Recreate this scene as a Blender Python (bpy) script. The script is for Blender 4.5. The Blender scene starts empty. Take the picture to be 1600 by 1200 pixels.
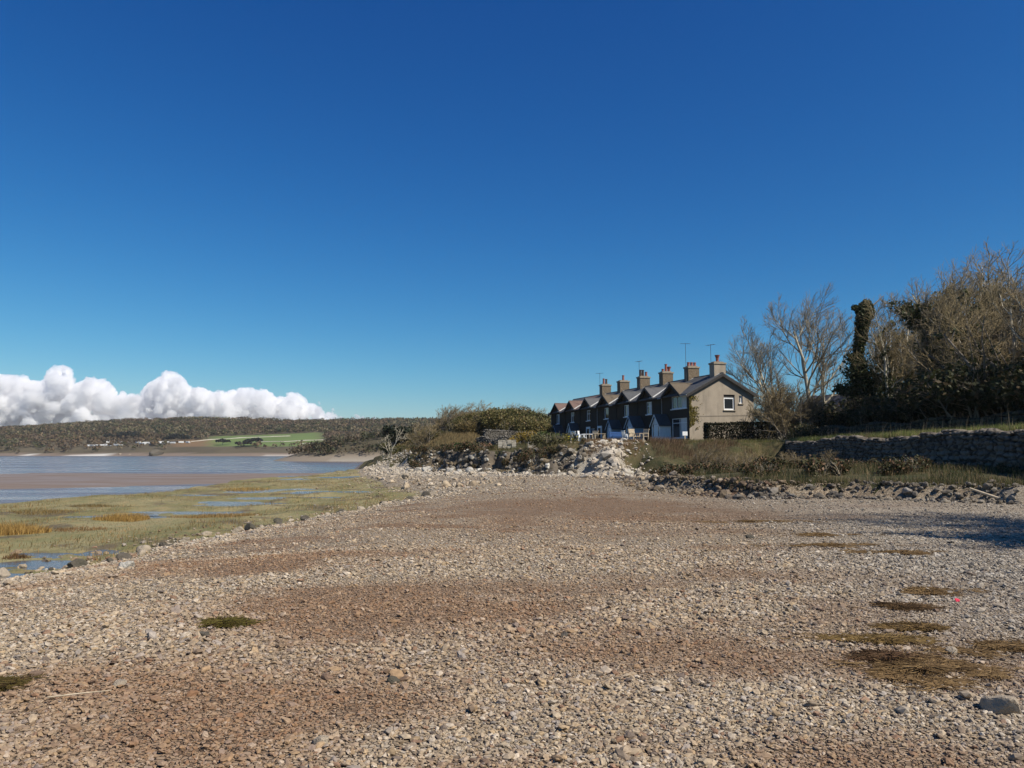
import bpy, math, random
import numpy as np
from mathutils import Vector

SC = bpy.context.scene
# ------------------------------------------------------------------ camera
FPX, TILT, EYE = 1230.0, math.atan(108 / 1230.0), 1.6
cam_data = bpy.data.cameras.new('camera')
cam_data.sensor_width = 36.0
cam_data.lens = 36.0 * FPX / 1600.0
cam_data.clip_start, cam_data.clip_end = 0.1, 30000.0
cam = bpy.data.objects.new('camera', cam_data)
cam.location = (0, 0, EYE)
cam.rotation_euler = (math.pi / 2 + TILT, 0, 0)
SC.collection.objects.link(cam)
SC.camera = cam
# ------------------------------------------------------------------ light and exposure
SUN_EL = math.radians(47)
SUN_H = Vector((0.82, -0.57, 0)).normalized()
SUN_DIR = Vector((SUN_H.x * math.cos(SUN_EL), SUN_H.y * math.cos(SUN_EL), math.sin(SUN_EL)))
world = bpy.data.worlds.new('World')
SC.world = world
world.use_nodes = True
wt = world.node_tree
for n in list(wt.nodes):
    wt.nodes.remove(n)
sky = wt.nodes.new('ShaderNodeTexSky')
sky.sky_type = 'NISHITA'
sky.sun_disc = False
sky.sun_elevation = SUN_EL
sky.sun_rotation = math.atan2(SUN_H.x, SUN_H.y)
sky.altitude, sky.air_density, sky.dust_density, sky.ozone_density = 0, 1.0, 0.25, 3.0
# the photograph's deep, saturated spring sky: a per-channel contrast curve on the Sky Texture
sep = wt.nodes.new('ShaderNodeSeparateColor'); comb = wt.nodes.new('ShaderNodeCombineColor')
wt.links.new(sky.outputs[0], sep.inputs[0])
for ch, (pw, k) in enumerate(((2.15, 3.9), (1.37, 1.94), (.93, 1.42))):
    a = wt.nodes.new('ShaderNodeMath'); a.operation = 'MULTIPLY'; a.inputs[1].default_value = .05
    b = wt.nodes.new('ShaderNodeMath'); b.operation = 'MINIMUM'; b.inputs[1].default_value = .5
    c = wt.nodes.new('ShaderNodeMath'); c.operation = 'POWER'; c.inputs[1].default_value = pw
    d = wt.nodes.new('ShaderNodeMath'); d.operation = 'MULTIPLY'; d.inputs[1].default_value = k * 10
    wt.links.new(sep.outputs[ch], a.inputs[0]); wt.links.new(a.outputs[0], b.inputs[0]); wt.links.new(b.outputs[0], c.inputs[0])
    wt.links.new(c.outputs[0], d.inputs[0]); wt.links.new(d.outputs[0], comb.inputs[ch])
bg = wt.nodes.new('ShaderNodeBackground')
bg.inputs['Strength'].default_value = 0.1
wo = wt.nodes.new('ShaderNodeOutputWorld')
wt.links.new(comb.outputs[0], bg.inputs[0])
wt.links.new(bg.outputs[0], wo.inputs[0])
sun_data = bpy.data.lights.new('sun', 'SUN')
sun_data.energy = 5.0
sun_data.angle = math.radians(0.53)
sun_data.color = (1.0, 0.925, 0.81)
sun = bpy.data.objects.new('sun', sun_data)
sun.rotation_euler = (-SUN_DIR).to_track_quat('-Z', 'Y').to_euler()
SC.collection.objects.link(sun)
SC.view_settings.view_transform = 'Standard'
SC.view_settings.look = 'None'
SC.view_settings.exposure = 0.3
SC.view_settings.gamma = 1.0
SC.render.engine = 'CYCLES'
SC.cycles.use_denoising = True
SC.cycles.max_bounces = 20
SC.cycles.diffuse_bounces = 3
SC.cycles.glossy_bounces = 3
SC.cycles.transparent_max_bounces = 8
SC.cycles.volume_bounces = 18

# ------------------------------------------------------------------ helpers
def tag(o, label=None, cat=None, group=None, kind=None):
    if label: o['label'] = label
    if cat: o['category'] = cat
    if group: o['group'] = group
    if kind: o['kind'] = kind
    return o

def link(o, parent=None):
    SC.collection.objects.link(o)
    if parent is not None:
        o.parent = parent
    return o

def empty(name, loc, rz=0.0):
    o = bpy.data.objects.new(name, None)
    o.empty_display_size = 0.3
    o.location = loc
    o.rotation_euler = (0, 0, rz)
    return link(o)

def npmesh(name, V, F, mat=None, parent=None, col=None, smooth=False, loc=None, attrs=None):
    """V (n,3) points, F: one (m,k) index array or a list of them; col: per-vertex colour (n,3)."""
    me = bpy.data.meshes.new(name)
    V = np.asarray(V, np.float32)
    Fs = F if isinstance(F, list) else [F]
    Fs = [np.asarray(f, np.int32) for f in Fs if len(f)]
    loops = np.concatenate([f.ravel() for f in Fs])
    tot = np.concatenate([np.full(len(f), f.shape[1], np.int32) for f in Fs])
    start = np.concatenate([[0], np.cumsum(tot)[:-1]]).astype(np.int32)
    me.vertices.add(len(V)); me.vertices.foreach_set('co', V.ravel())
    me.loops.add(len(loops)); me.loops.foreach_set('vertex_index', loops)
    me.polygons.add(len(tot))
    me.polygons.foreach_set('loop_start', start)
    me.polygons.foreach_set('loop_total', tot)
    if smooth:
        me.polygons.foreach_set('use_smooth', np.ones(len(tot), bool))
    me.update(calc_edges=True)
    if col is not None:
        a = me.attributes.new('col', 'FLOAT_COLOR', 'POINT')
        c = np.ones((len(V), 4), np.float32); c[:, :3] = col
        a.data.foreach_set('color', c.ravel())
    for k, v in (attrs or {}).items():
        a = me.attributes.new(k, 'FLOAT', 'POINT')
        a.data.foreach_set('value', np.asarray(v, np.float32))
    if mat: me.materials.append(mat)
    o = bpy.data.objects.new(name, me)
    if loc is not None: o.location = loc
    return link(o, parent)

class MB:
    """collects shapes, then links them as one mesh object"""
    def __init__(s): s.v, s.f = [], []
    def poly(s, pts):
        n = len(s.v); s.v += [tuple(p) for p in pts]; s.f.append(tuple(range(n, n + len(pts)))); return s
    def box(s, x0, x1, y0, y1, z0, z1):
        n = len(s.v)
        s.v += [(x0,y0,z0),(x1,y0,z0),(x1,y1,z0),(x0,y1,z0),(x0,y0,z1),(x1,y0,z1),(x1,y1,z1),(x0,y1,z1)]
        s.f += [(n,n+3,n+2,n+1),(n+4,n+5,n+6,n+7),(n,n+1,n+5,n+4),(n+1,n+2,n+6,n+5),(n+2,n+3,n+7,n+6),(n+3,n,n+4,n+7)]
        return s
    def prism(s, pts, vec):
        """polygon pts swept along vec"""
        n = len(s.v); k = len(pts)
        s.v += [tuple(p) for p in pts] + [tuple(np.add(p, vec)) for p in pts]
        s.f.append(tuple(range(n + k - 1, n - 1, -1))); s.f.append(tuple(range(n + k, n + 2 * k)))
        for i in range(k):
            j = (i + 1) % k
            s.f.append((n + i, n + j, n + k + j, n + k + i))
        return s
    def bar(s, a, b, r, sides=6, r2=None):
        a = np.array(a, float); b = np.array(b, float); d = b - a; d /= np.linalg.norm(d) + 1e-9
        u = np.cross(d, (0, 0, 1) if abs(d[2]) < .9 else (1, 0, 0)); u /= np.linalg.norm(u); w = np.cross(d, u)
        r2 = r if r2 is None else r2
        n = len(s.v)
        for p, q in ((a, r), (b, r2)):
            for i in range(sides):
                t = 2 * math.pi * i / sides
                s.v.append(tuple(p + q * (math.cos(t) * u + math.sin(t) * w)))
        for i in range(sides):
            j = (i + 1) % sides
            s.f.append((n + i, n + j, n + sides + j, n + sides + i))
        s.f.append(tuple(range(n + sides - 1, n - 1, -1))); s.f.append(tuple(range(n + sides, n + 2 * sides)))
        return s
    def build(s, name, mat=None, parent=None, loc=None, rz=0.0, smooth=False):
        me = bpy.data.meshes.new(name); me.from_pydata(s.v, [], s.f); me.update()
        if mat: me.materials.append(mat)
        if smooth:
            for p in me.polygons: p.use_smooth = True
        o = bpy.data.objects.new(name, me)
        if loc is not None: o.location = loc
        o.rotation_euler = (0, 0, rz)
        return link(o, parent)

def copy_tree(o, parent=None):
    c = o.copy(); SC.collection.objects.link(c)
    if parent is not None: c.parent = parent
    for ch in list(o.children): copy_tree(ch, c)
    return c

def sstep(a, b, x):
    t = np.clip((np.asarray(x, float) - a) / (b - a), 0, 1)
    return t * t * (3 - 2 * t)

# value noise (vectorised)
_pr = np.random.RandomState(5)
_tab = _pr.rand(256, 256)
def vnoise(x, y):
    x = np.asarray(x, float); y = np.asarray(y, float)
    xi = np.floor(x).astype(int); yi = np.floor(y).astype(int)
    fx = x - xi; fy = y - yi
    fx = fx * fx * (3 - 2 * fx); fy = fy * fy * (3 - 2 * fy)
    g = lambda i, j: _tab[i & 255, j & 255]
    return (g(xi, yi) * (1 - fx) + g(xi + 1, yi) * fx) * (1 - fy) + (g(xi, yi + 1) * (1 - fx) + g(xi + 1, yi + 1) * fx) * fy
def fbm(x, y, o=4):
    s = 0; a = .5; t = 0
    for k in range(o):
        s = s + a * vnoise(x * 2 ** k + 17 * k, y * 2 ** k + 31 * k); t += a; a *= .5
    return s / t

def seg_dist(px, py, pts, closed=True):
    pts = np.array(pts, float); n = len(pts)
    d = np.full(px.shape, 1e9)
    for i in range(n if closed else n - 1):
        a = pts[i]; b = pts[(i + 1) % n]; ab = b - a
        t = np.clip(((px - a[0]) * ab[0] + (py - a[1]) * ab[1]) / (ab @ ab), 0, 1)
        d = np.minimum(d, np.hypot(px - a[0] - t * ab[0], py - a[1] - t * ab[1]))
    return d
def inside(px, py, pts):
    r = np.zeros(px.shape, bool); n = len(pts)
    for i in range(n):
        x1, y1 = pts[i]; x2, y2 = pts[(i + 1) % n]
        c = (y1 > py) != (y2 > py)
        with np.errstate(divide='ignore', invalid='ignore'):
            xs = (x2 - x1) * (py - y1) / ((y2 - y1) if y2 != y1 else 1e-9) + x1
        r ^= c & (px < xs)
    return r
def sdist(px, py, pts):
    return np.where(inside(px, py, pts), 1, -1) * seg_dist(px, py, pts)

# ------------------------------------------------------------------ materials
class NT:
    def __init__(s, name):
        s.m = bpy.data.materials.new(name); s.m.use_nodes = True; s.t = s.m.node_tree
        s.b = s.t.nodes['Principled BSDF']; s.out = s.t.nodes['Material Output']
        s.b.inputs['Specular IOR Level'].default_value = 0.25
    def n(s, typ, props=None, **ins):
        x = s.t.nodes.new('ShaderNode' + typ)
        for k, v in (props or {}).items(): setattr(x, k, v)
        for k, v in ins.items():
            sock = x.inputs[int(k[1:])] if k[0] == 'i' and k[1:].isdigit() else x.inputs[k.replace('_', ' ')]
            s.put(v, sock)
        return x
    def put(s, v, sock):
        if hasattr(v, 'is_output') or isinstance(v, bpy.types.NodeSocket): s.t.links.new(v, sock)
        elif isinstance(v, (tuple, list)) and sock.type == 'RGBA' and len(v) == 3: sock.default_value = (*v, 1)
        else: sock.default_value = v
    def pos(s): return s.n('NewGeometry').outputs['Position']
    def obj(s): return s.n('TexCoord').outputs['Object']
    def noise(s, vec, scale, detail=4, rough=.55, dist=0.0):
        return s.n('TexNoise', Vector=vec, Scale=scale, Detail=detail, Roughness=rough, Distortion=dist).outputs['Fac']
    def ramp(s, fac, stops, interp='LINEAR'):
        r = s.n('ValToRGB', Fac=fac); e = r.color_ramp; e.interpolation = interp
        while len(e.elements) < len(stops): e.elements.new(.5)
        for el, (p, c) in zip(e.elements, stops):
            el.position = p; el.color = (*c, 1) if isinstance(c, (tuple, list)) else (c, c, c, 1)
        return r.outputs['Color']
    def mix(s, fac, a, b, mode='MIX'):
        x = s.n('Mix', {'data_type': 'RGBA', 'blend_type': mode})
        s.put(fac, x.inputs[0]); s.put(a, x.inputs[6]); s.put(b, x.inputs[7])
        return x.outputs[2]
    def math(s, op, a, b=0.0, clamp=False):
        x = s.n('Math', {'operation': op, 'use_clamp': clamp}); s.put(a, x.inputs[0]); s.put(b, x.inputs[1]); return x.outputs[0]
    def attr(s, name, typ='GEOMETRY'):
        return s.n('Attribute', {'attribute_name': name, 'attribute_type': typ})
    def scale(s, vec, xyz):
        x = s.n('VectorMath', {'operation': 'MULTIPLY'}); s.put(vec, x.inputs[0]); x.inputs[1].default_value = xyz; return x.outputs[0]
    def bump(s, h, strength=.5, dist=.02, normal=None):
        x = s.n('Bump', Height=h, Strength=strength, Distance=dist)
        if normal is not None: s.put(normal, x.inputs['Normal'])
        return x.outputs[0]
    def done(s, color=None, rough=.85, normal=None, **kw):
        if color is not None: s.put(color, s.b.inputs['Base Color'])
        s.put(rough, s.b.inputs['Roughness'])
        if normal is not None: s.put(normal, s.b.inputs['Normal'])
        for k, v in kw.items(): s.put(v, s.b.inputs[k.replace('_', ' ')])
        return s.m

def plain(name, base, rough=.8, var=.25, scale=6.0, bump=.2, **kw):
    t = NT(name); p = t.obj()
    f = t.noise(p, scale, 5, .6)
    c = t.mix(1.0, base, t.ramp(f, [(.3, 1 - var), (.7, 1 + var)]), 'MULTIPLY')
    return t.done(c, rough, t.bump(t.noise(p, scale * 6, 3), bump, .01), **kw)

def colmat(name, rough=.8, trans=0.0, **kw):
    """base colour comes from the mesh's own colour attribute (each leaf, blade or stone has its own)"""
    t = NT(name); a = t.attr('col').outputs['Color']
    m = t.done(a, rough, **kw)
    if trans > 0:
        tr = t.n('BsdfTranslucent', Color=a)
        mx = t.n('MixShader', Fac=trans); t.t.links.new(t.b.outputs[0], mx.inputs[1]); t.t.links.new(tr.outputs[0], mx.inputs[2])
        t.t.links.new(mx.outputs[0], t.out.inputs['Surface'])
    return m

M = {}
M['leaf'] = colmat('leaf', .6, .25)
M['blade'] = colmat('grass_blade', .7, .3)
M['bark'] = plain('bark', (.19, .165, .135), .9, .35, 3.0, .4)
M['pale_bark'] = plain('pale_bark', (.42, .38, .29), .9, .3, 3.0, .4)
M['twig'] = plain('twig', (.23, .195, .14), .9, .2, 2.0, 0)
M['red_twig'] = plain('red_twig', (.25, .195, .105), .9, .25, .6, 0)
M['white_paint'] = plain('white_paint', (.78, .79, .78), .5, .06, 3, .05)
M['grey_paint'] = plain('grey_blue_paint', (.42, .52, .62), .5, .06, 3, .05)
M['blue_paint'] = plain('blue_paint', (.04, .095, .24), .45, .1, 3, .05)
M['bleached_wood'] = plain('bleached_wood', (.46, .38, .27), .8, .25, 9, .3)
M['dark_wood'] = plain('dark_wood', (.035, .032, .03), .7, .3, 6, .2)
M['metal'] = plain('grey_metal', (.12, .12, .13), .45, .1, 5, 0, Metallic=.7)
M['pot'] = plain('terracotta_pot', (.27, .10, .075), .8, .25, 8, .2)
M['dark_pot'] = plain('sooty_pot', (.07, .055, .05), .8, .25, 8, .2)
M['cement'] = plain('cement', (.26, .22, .165), .9, .2, 5, .3)
M['lead'] = plain('pale_gutter', (.36, .36, .35), .5, .1, 5, .1)
def glass_mat(name, col):
    t = NT(name); return t.done(col, .06, Specular_IOR_Level=.6)
M['glass'] = glass_mat('window_glass', (.02, .025, .03))
M['blind'] = plain('white_blind', (.62, .62, .60), .7, .08, 3, .05)

def render_wall(name, base, stain, bumpy=.5):
    t = NT(name); p = t.obj()
    f = t.noise(p, .9, 6, .62); g = t.noise(t.scale(p, (1.6, 1.6, .25)), 1.3, 5, .65)
    c = t.mix(t.ramp(f, [(.35, 0), (.7, 1)]), base, tuple(x * .78 for x in base))
    c = t.mix(t.ramp(g, [(.52, 0), (.72, .75)]), c, stain)
    h = t.noise(p, 38, 3)
    return t.done(c, .92, t.bump(h, bumpy, .012))
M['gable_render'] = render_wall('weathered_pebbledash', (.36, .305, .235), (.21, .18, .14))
M['front_render'] = render_wall('shaded_front_pebbledash', (.052, .040, .028), (.026, .021, .016))  # darker copy of the gable render, the front's shade put into its colour

def roofing(name, a, b, c2, size=.28, bumpy=.5):
    t = NT(name)
    f = t.noise(t.obj(), 1.2, 5, .6); g = t.noise(t.obj(), 14, 2)
    col = t.mix(t.ramp(f, [(.35, 0), (.65, 1)]), a, b)
    col = t.mix(t.ramp(g, [(.4, 0), (.6, .6)]), col, c2)
    sx = t.n('SeparateXYZ', Vector=t.obj()).outputs[2]
    w = t.math('FRACT', t.math('MULTIPLY', sx, 7.5))
    w2 = t.math('FRACT', t.math('MULTIPLY', t.n('SeparateXYZ', Vector=t.obj()).outputs[0], 4.0))
    h = t.math('ADD', t.math('MULTIPLY', w, .7), t.math('MULTIPLY', t.math('PINGPONG', w2, .5), .5))
    return t.done(col, .75, t.bump(h, bumpy, .03))
M['slate'] = roofing('dark_slate', (.075, .08, .085), (.05, .052, .055), (.11, .11, .105))
M['brown_tile'] = roofing('brown_tile', (.12, .092, .06), (.09, .068, .045), (.15, .125, .09))
M['red_tile'] = roofing('reddish_tile', (.15, .095, .075), (.12, .08, .065), (.17, .12, .10))
M['grey_slate'] = roofing('grey_slate', (.095, .095, .098), (.07, .07, .073), (.125, .12, .115))

def stonework(name, a, b, mortar, scale=3.0, bumpy=.9, flat=.6):
    t = NT(name); p = t.obj()
    q = t.n('VectorMath', {'operation': 'ADD'}); t.put(t.scale(p, (1, 1, 1 / flat)), q.inputs[0])
    nz = t.n('TexNoise', Vector=p, Scale=2.0); t.put(t.scale(nz.outputs['Color'], (.25, .25, .25)), q.inputs[1])
    v = t.n('TexVoronoi', {'feature': 'F1'}, Vector=q.outputs[0], Scale=scale)
    e = t.n('TexVoronoi', {'feature': 'DISTANCE_TO_EDGE'}, Vector=q.outputs[0], Scale=scale)
    r = t.n('SeparateColor', Color=v.outputs['Color']).outputs[0]
    c = t.mix(r, a, b)
    c = t.mix(t.noise(p, 9, 4), c, tuple(x * .6 for x in a))
    edge = t.ramp(e.outputs['Distance'], [(.02, 0), (.12, 1)])
    c = t.mix(edge, mortar, c)
    h = t.math('ADD', t.math('MULTIPLY', edge, .8), t.math('MULTIPLY', t.noise(p, 14, 4), .35))
    return t.done(c, .92, t.bump(h, bumpy, .07))
M['drystone'] = stonework('drystone_limestone', (.27, .24, .20), (.16, .145, .12), (.02, .02, .02), 3.2)
M['chimney_stone'] = stonework('chimney_stone', (.26, .20, .135), (.14, .105, .068), (.19, .15, .105), 5.0, .6)
M['garden_stone'] = stonework('garden_stone', (.22, .2, .17), (.13, .12, .105), (.03, .03, .028), 3.4)
M['pale_block'] = stonework('pale_blockwork', (.55, .5, .41), (.42, .38, .30), (.28, .25, .2), 1.8, .4)

def rockmat(name, a, b, c2, scale=2.0):
    t = NT(name); p = t.pos()
    f = t.noise(p, scale, 7, .65); g = t.noise(p, scale * .35, 4)
    c = t.mix(t.ramp(f, [(.35, 0), (.65, 1)]), a, b)
    c = t.mix(t.ramp(g, [(.5, 0), (.7, .7)]), c, c2)
    fine = t.noise(p, 26, 5, .65)
    c = t.mix(t.ramp(fine, [(.45, 0), (.75, .35)]), c, tuple(x * .6 for x in a))
    return t.done(c, .92, t.bump(fine, .5, .015, t.bump(t.noise(p, scale * 4, 6, .7), .8, .12)))
M['limestone'] = rockmat('limestone_rock', (.52, .49, .43), (.40, .37, .31), (.33, .28, .21))
M['weed_rock'] = rockmat('dark_weedy_rock', (.075, .065, .05), (.14, .12, .095), (.05, .055, .03))
M['tan_rock'] = rockmat('tan_rock', (.42, .35, .26), (.33, .27, .2), (.28, .25, .2))
M['cliff'] = rockmat('cliff_rock', (.15, .125, .095), (.07, .058, .045), (.17, .125, .07), 1.2)
# ------------------------------------------------------------------ the lie of the land
SEA = -1.78
BX_Y = [-40, 0, 15, 20, 25.4, 35, 45, 59, 78, 100, 116, 140]
BX_X = [-12, -10.5, -9.4, -8.8, -7.6, -5.7, -4.4, -9.6, -14.5, -19.5, -22, -24]      # foot of the shingle bank
MX_Y = [-40, 0, 30, 41, 52, 73, 112, 128, 140]
MX_X = [-40, -38, -31, -27, -24.5, -24, -23.5, -22, -20]                              # seaward edge of the salt marsh
TERRACE = [(18, -20), (18.6, 15), (20.2, 31), (22.2, 62), (17, 63), (13, 62), (9, 61), (6.4, 60.5), (4, 61), (1.0, 66), (-1.5, 71),
           (-4.2, 75), (-8, 88), (-11.6, 101), (-13.8, 110), (-15.5, 119), (-20, 134), (-27, 165), (-20, 230), (10, 300), (260, 300), (260, -20)]
SCARP = [(16.6, 25.5), (14.7, 27.9), (12.1, 29.7), (9.2, 29.9), (8.1, 33), (7.1, 36.4), (6.8, 42), (7.4, 48), (8, 54), (40, 60), (40, -10), (24, 0), (19.5, 18)]

POOLS = []
def G(u, v, z):
    """ground point at height z below picture position u, v of the survey grid"""
    yy = (EYE - z) * FPX / (v - 708.0)
    return ((u - 800) / FPX * yy, yy)
for i, (u, v, rx, ry) in enumerate([(25, 893, 1.1, 1.2), (80, 876, .7, .6), (95, 863, .9, .3), (170, 860, .6, .3), (360, 769, 3.2, 1.0), (420, 764, 2.6, 1.6), (510, 767, 2.2, 1.2), (215, 802, 2.0, .7),
                                    (310, 797, 2.2, .6), (375, 783, 2.4, 1.0), (470, 747, 1.8, 1.6), (535, 745, 2.2, 1.6), (445, 775, 2.8, .8)]):
    x, y = G(u, v, -.9)
    POOLS.append((x, y, rx, ry * 1.7, -.80 - .010 * max(0, float(np.interp(y, BX_Y, BX_X)) - x) - .07, i + 1))
def pool_shape(x, y, p):
    a = np.arctan2((y - p[1]) / p[3], (x - p[0]) / p[2]); s = p[5]
    rr = 1 + .22 * np.sin(a * 2 + s) + .2 * np.sin(a * 3 + 2 * s) + .1 * np.sin(a * 7 + s * 3)
    return np.hypot((x - p[0]) / p[2], (y - p[1]) / p[3]) / rr

def land(x, y, full=False):
    x = np.asarray(x, float); y = np.asarray(y, float)
    wob = (fbm(x * .35, y * .35, 3) - .5)
    bx = np.interp(y, BX_Y, BX_X) + wob * 1.6
    mx = np.interp(y, MX_Y, MX_X) + (fbm(x * .12 + 9, y * .12, 3) - .5) * 7
    d = sdist(x, y, TERRACE)
    d = d + ((fbm(x * .30 + 90, y * .30 + 4, 3) - .5) * 4.2 + (fbm(x * 1.1 + 30, y * 1.1, 3) - .5) * 1.5) * sstep(6.5, 2.0, x) * sstep(-8, -2, d) * sstep(8, 2, d)
    ds = sdist(x, y, SCARP) + (fbm(x * .7 + 3, y * .7 + 8, 3) - .5) * 1.2
    # shingle bank
    t = np.clip((x - bx) / np.interp(y, [0, 40, 60, 110], [6.5, 6.5, 9, 7]), 0, 1)
    z = -.75 + .75 * t ** .62
    z = z + .10 * (fbm(x * .22 + 40, y * .13, 3) - .5) * sstep(0, .4, t)
    z = z - .16 * np.exp(-(((x - 4) / 7) ** 2 + ((y - 27) / 9) ** 2))
    # scarp and the rough ground between it and the wall
    fade = sstep(46, 37, y)
    z = z + sstep(-.12, .42, ds) * (.52 * fade) + .40 * sstep(.3, 7, ds)
    # salt marsh, its creeks, the mud
    hum = (fbm(x * .5 + 11, y * .28 + 5, 3) - .5)
    zm = -.80 - .010 * np.clip(bx - x, 0, 60) + .30 * hum * sstep(0, 2.5, bx - x)
    z = np.where(x < bx, np.minimum(z, zm), z)
    bank = .34 * sstep(0, 12, 26 - np.hypot((x + 66) / 1.75, (y - 102) / 1.5)) + .2 * sstep(0, 8, 14 - np.hypot((x + 36) / 1.0, (y - 128) / .8))
    zmud = SEA - .12 + bank + .30 * (fbm(x * .035 + 2, y * .14 + 7, 5) - .5) * sstep(320, 120, y)
    off = np.maximum(sstep(0, 1.6, mx - x), sstep(118, 124, y + wob * 6) * sstep(-8, -14, x))
    z = z * (1 - off) + zmud * off
    for p in POOLS:
        e = pool_shape(x, y, p)
        z = np.where(e < 2.4, z + (p[4] - .005 - z) * sstep(2.4, 1.3, e), z)
        z = z + (np.minimum(z, p[4] - .09) - z) * sstep(1.25, .8, e)
    # terrace, cliff, bank, retaining wall
    w = np.full(x.shape, 2.0)
    w = np.interp(x, [8.6, 11.0, 17, 19.5], [2.0, 9.0, 9.0, .35])
    w = .35 + (w - .35) * np.maximum(sstep(48, 56, y), sstep(9.5, 8.0, x))
    w = w + 5.0 * sstep(90, 99, y) * sstep(0, -6, x)
    pile = np.exp(-(((x - 6.6) / 3.0) ** 2 + ((y - 57) / 7) ** 2))
    w = w + 5.5 * np.exp(-(((x - 7.2) / 1.7) ** 2))
    w = np.where((y < 60) & (x > 16), np.minimum(w, np.interp(y, [56, 62], [.35, 9.0])), w)
    rag = (fbm(x * .8 + 60, y * .8, 3) - .5) * np.clip(w, 0, 3) * .7
    s = sstep(0, 1, np.clip((d + w + rag) / w, 0, 1))
    top = 2.45 + .8 * np.exp(-(((x + 13) / 4) ** 2 + ((y - 106) / 9) ** 2)) * 0
    top = top + 3.6 * np.exp(-(((x + 3) / 11) ** 2 + ((y - 140) / 24) ** 2)) * sstep(0, 9, d) + 1.5 * np.exp(-(((x + 9) / 6) ** 2 + ((y - 112) / 12) ** 2)) * sstep(0, 5, d)
    top = top - .6 * sstep(8, 0, d) * sstep(5, 2, x) - .7 * sstep(104, 118, y) * sstep(-9, -16, x)
    top = top + sstep(27.0, 27.6, x) * sstep(74, 66, y) * 1.15 + np.clip(x - 28, 0, 40) * .03 * sstep(74, 66, y)
    top = top + .12 * (fbm(x * .5 + 70, y * .5, 3) - .5)
    z = z + (np.maximum(top, z) - z) * s
    if full:
        return z, d, ds, bx, mx, w, off
    return z
def zat(x, y): return float(land(np.array([x]), np.array([y]))[0])

def stain(x, y):
    """where the shingle carries red-brown dried weed"""
    g = lambda cx, cy, rx, ry: np.exp(-(((x - cx) / rx) ** 2 + ((y - cy) / ry) ** 2))
    s = .9 * g(.9, 24, 4.6, 7) + .7 * g(4.2, 26, 3.2, 3.0) + .8 * g(7.5, 21.5, 3.0, 1.6)
    s = s + .95 * g(-2.0, 5.6, 1.7, .75) + .9 * g(-1.0, 8.2, 2.0, 1.1) + .75 * g(.7, 6.7, .8, .5) + .6 * g(-4.6, 11.8, 1.8, .9) + .7 * g(-1.9, 4.4, .9, .5) + .5 * g(.2, 9.6, 1.6, .7)
    s = s + .6 * g(12, 25.0, 2.6, .9) + .5 * g(8.5, 31.5, 2.5, 1.2) + .6 * g(3.9, 5.6, .7, .6) + .4 * g(4.0, 16.5, 2.4, .7)
    s = s * (.1 + 1.9 * fbm(x * .8 + 5, y * .7 + 3, 5))
    s = s + .9 * np.clip((fbm(x * .55 + 20, y * .95 + 13, 5) - .54) * 5, 0, 1) * sstep(40, 30, y) * (1 - .7 * sstep(.5, 4.0, x - .1 * y))
    return np.clip(s * 1.15, 0, 1)

def axis(parts):
    out = []
    for a, b, st in parts: out.append(np.arange(a, b, st))
    return np.concatenate(out)
gx = np.concatenate([axis([(-260, -90, 9), (-90, -45, 1.5), (-45, -28, .6), (-28, 30, .25), (30, 50, 1.2)]), np.arange(50, 261, 10)])
gy = np.concatenate([axis([(-20, 2, 1.0), (2, 50, .22), (50, 90, .35), (90, 150, .7)]), np.arange(150, 301, 8)])
X, Y = np.meshgrid(gx, gy)
Zg, Dg, DSg, BXg, MXg, Wg, OFFg = land(X, Y, True)
STg = stain(X, Y)
nx, ny = len(gx), len(gy)
idx = np.arange(nx * ny).reshape(ny, nx)
quads = np.stack([idx[:-1, :-1], idx[:-1, 1:], idx[1:, 1:], idx[1:, :-1]], -1).reshape(-1, 4)
fc = lambda A: (A[:-1, :-1] + A[:-1, 1:] + A[1:, 1:] + A[1:, :-1]).reshape(-1) / 4
cx, cy, cd, cds, cbx, cw, coff, cz = fc(X), fc(Y), fc(Dg), fc(DSg), fc(BXg), fc(Wg), fc(OFFg), fc(Zg)
jit = (fbm(cx * 1.3, cy * 1.3, 3) - .5)
isturf = (cd > -.25 + jit) | ((cx > 8.4 + jit * 3.5) & (cy > 47) & ((cds > .6) | (cy > 52)) & (cd > -10)) | ((cy > 94) & (cx < -6) & (cd > -cw * .72 + jit * 3)) | ((cx > 8.7 + jit * 3) & (cd > -cw * .95) & (cds > 1.0)) | ((cds > .35 + jit * 1.2) & (cx > 8.6) & (cy < 60))
iscliff = ~isturf & (cd > -2.3) & (cx < 4.5)
ismud = ~isturf & ~iscliff & ((coff > .55) | (cx < -55))
ismarsh = ~isturf & ~iscliff & ~ismud & (cx < cbx)
isbeach = ~(isturf | iscliff | ismud | ismarsh)

# shingle
t = NT('shingle_ground'); p = t.pos()
vo = t.n('TexVoronoi', {'feature': 'F1'}, Vector=p, Scale=26.0, Randomness=1.0)
ve = t.n('TexVoronoi', {'feature': 'DISTANCE_TO_EDGE'}, Vector=p, Scale=26.0)
r = t.n('SeparateColor', Color=vo.outputs['Color']).outputs[0]
c = t.ramp(r, [(0, (.15, .115, .08)), (.3, (.27, .215, .15)), (.65, (.36, .295, .21)), (1, (.43, .37, .285))])
st = t.attr('stain').outputs['Fac']
c = t.mix(t.math('MULTIPLY', st, .8), c, t.mix(r, (.13, .075, .04), (.26, .165, .095)))
wh = t.attr('white').outputs['Fac']
c = t.mix(t.math('MULTIPLY', wh, .8), c, t.mix(r, (.36, .325, .265), (.52, .475, .40)))
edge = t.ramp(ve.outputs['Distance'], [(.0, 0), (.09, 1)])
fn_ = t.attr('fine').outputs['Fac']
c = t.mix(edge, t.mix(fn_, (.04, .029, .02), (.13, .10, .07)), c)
big = t.noise(p, 1.6, 5)
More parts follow.
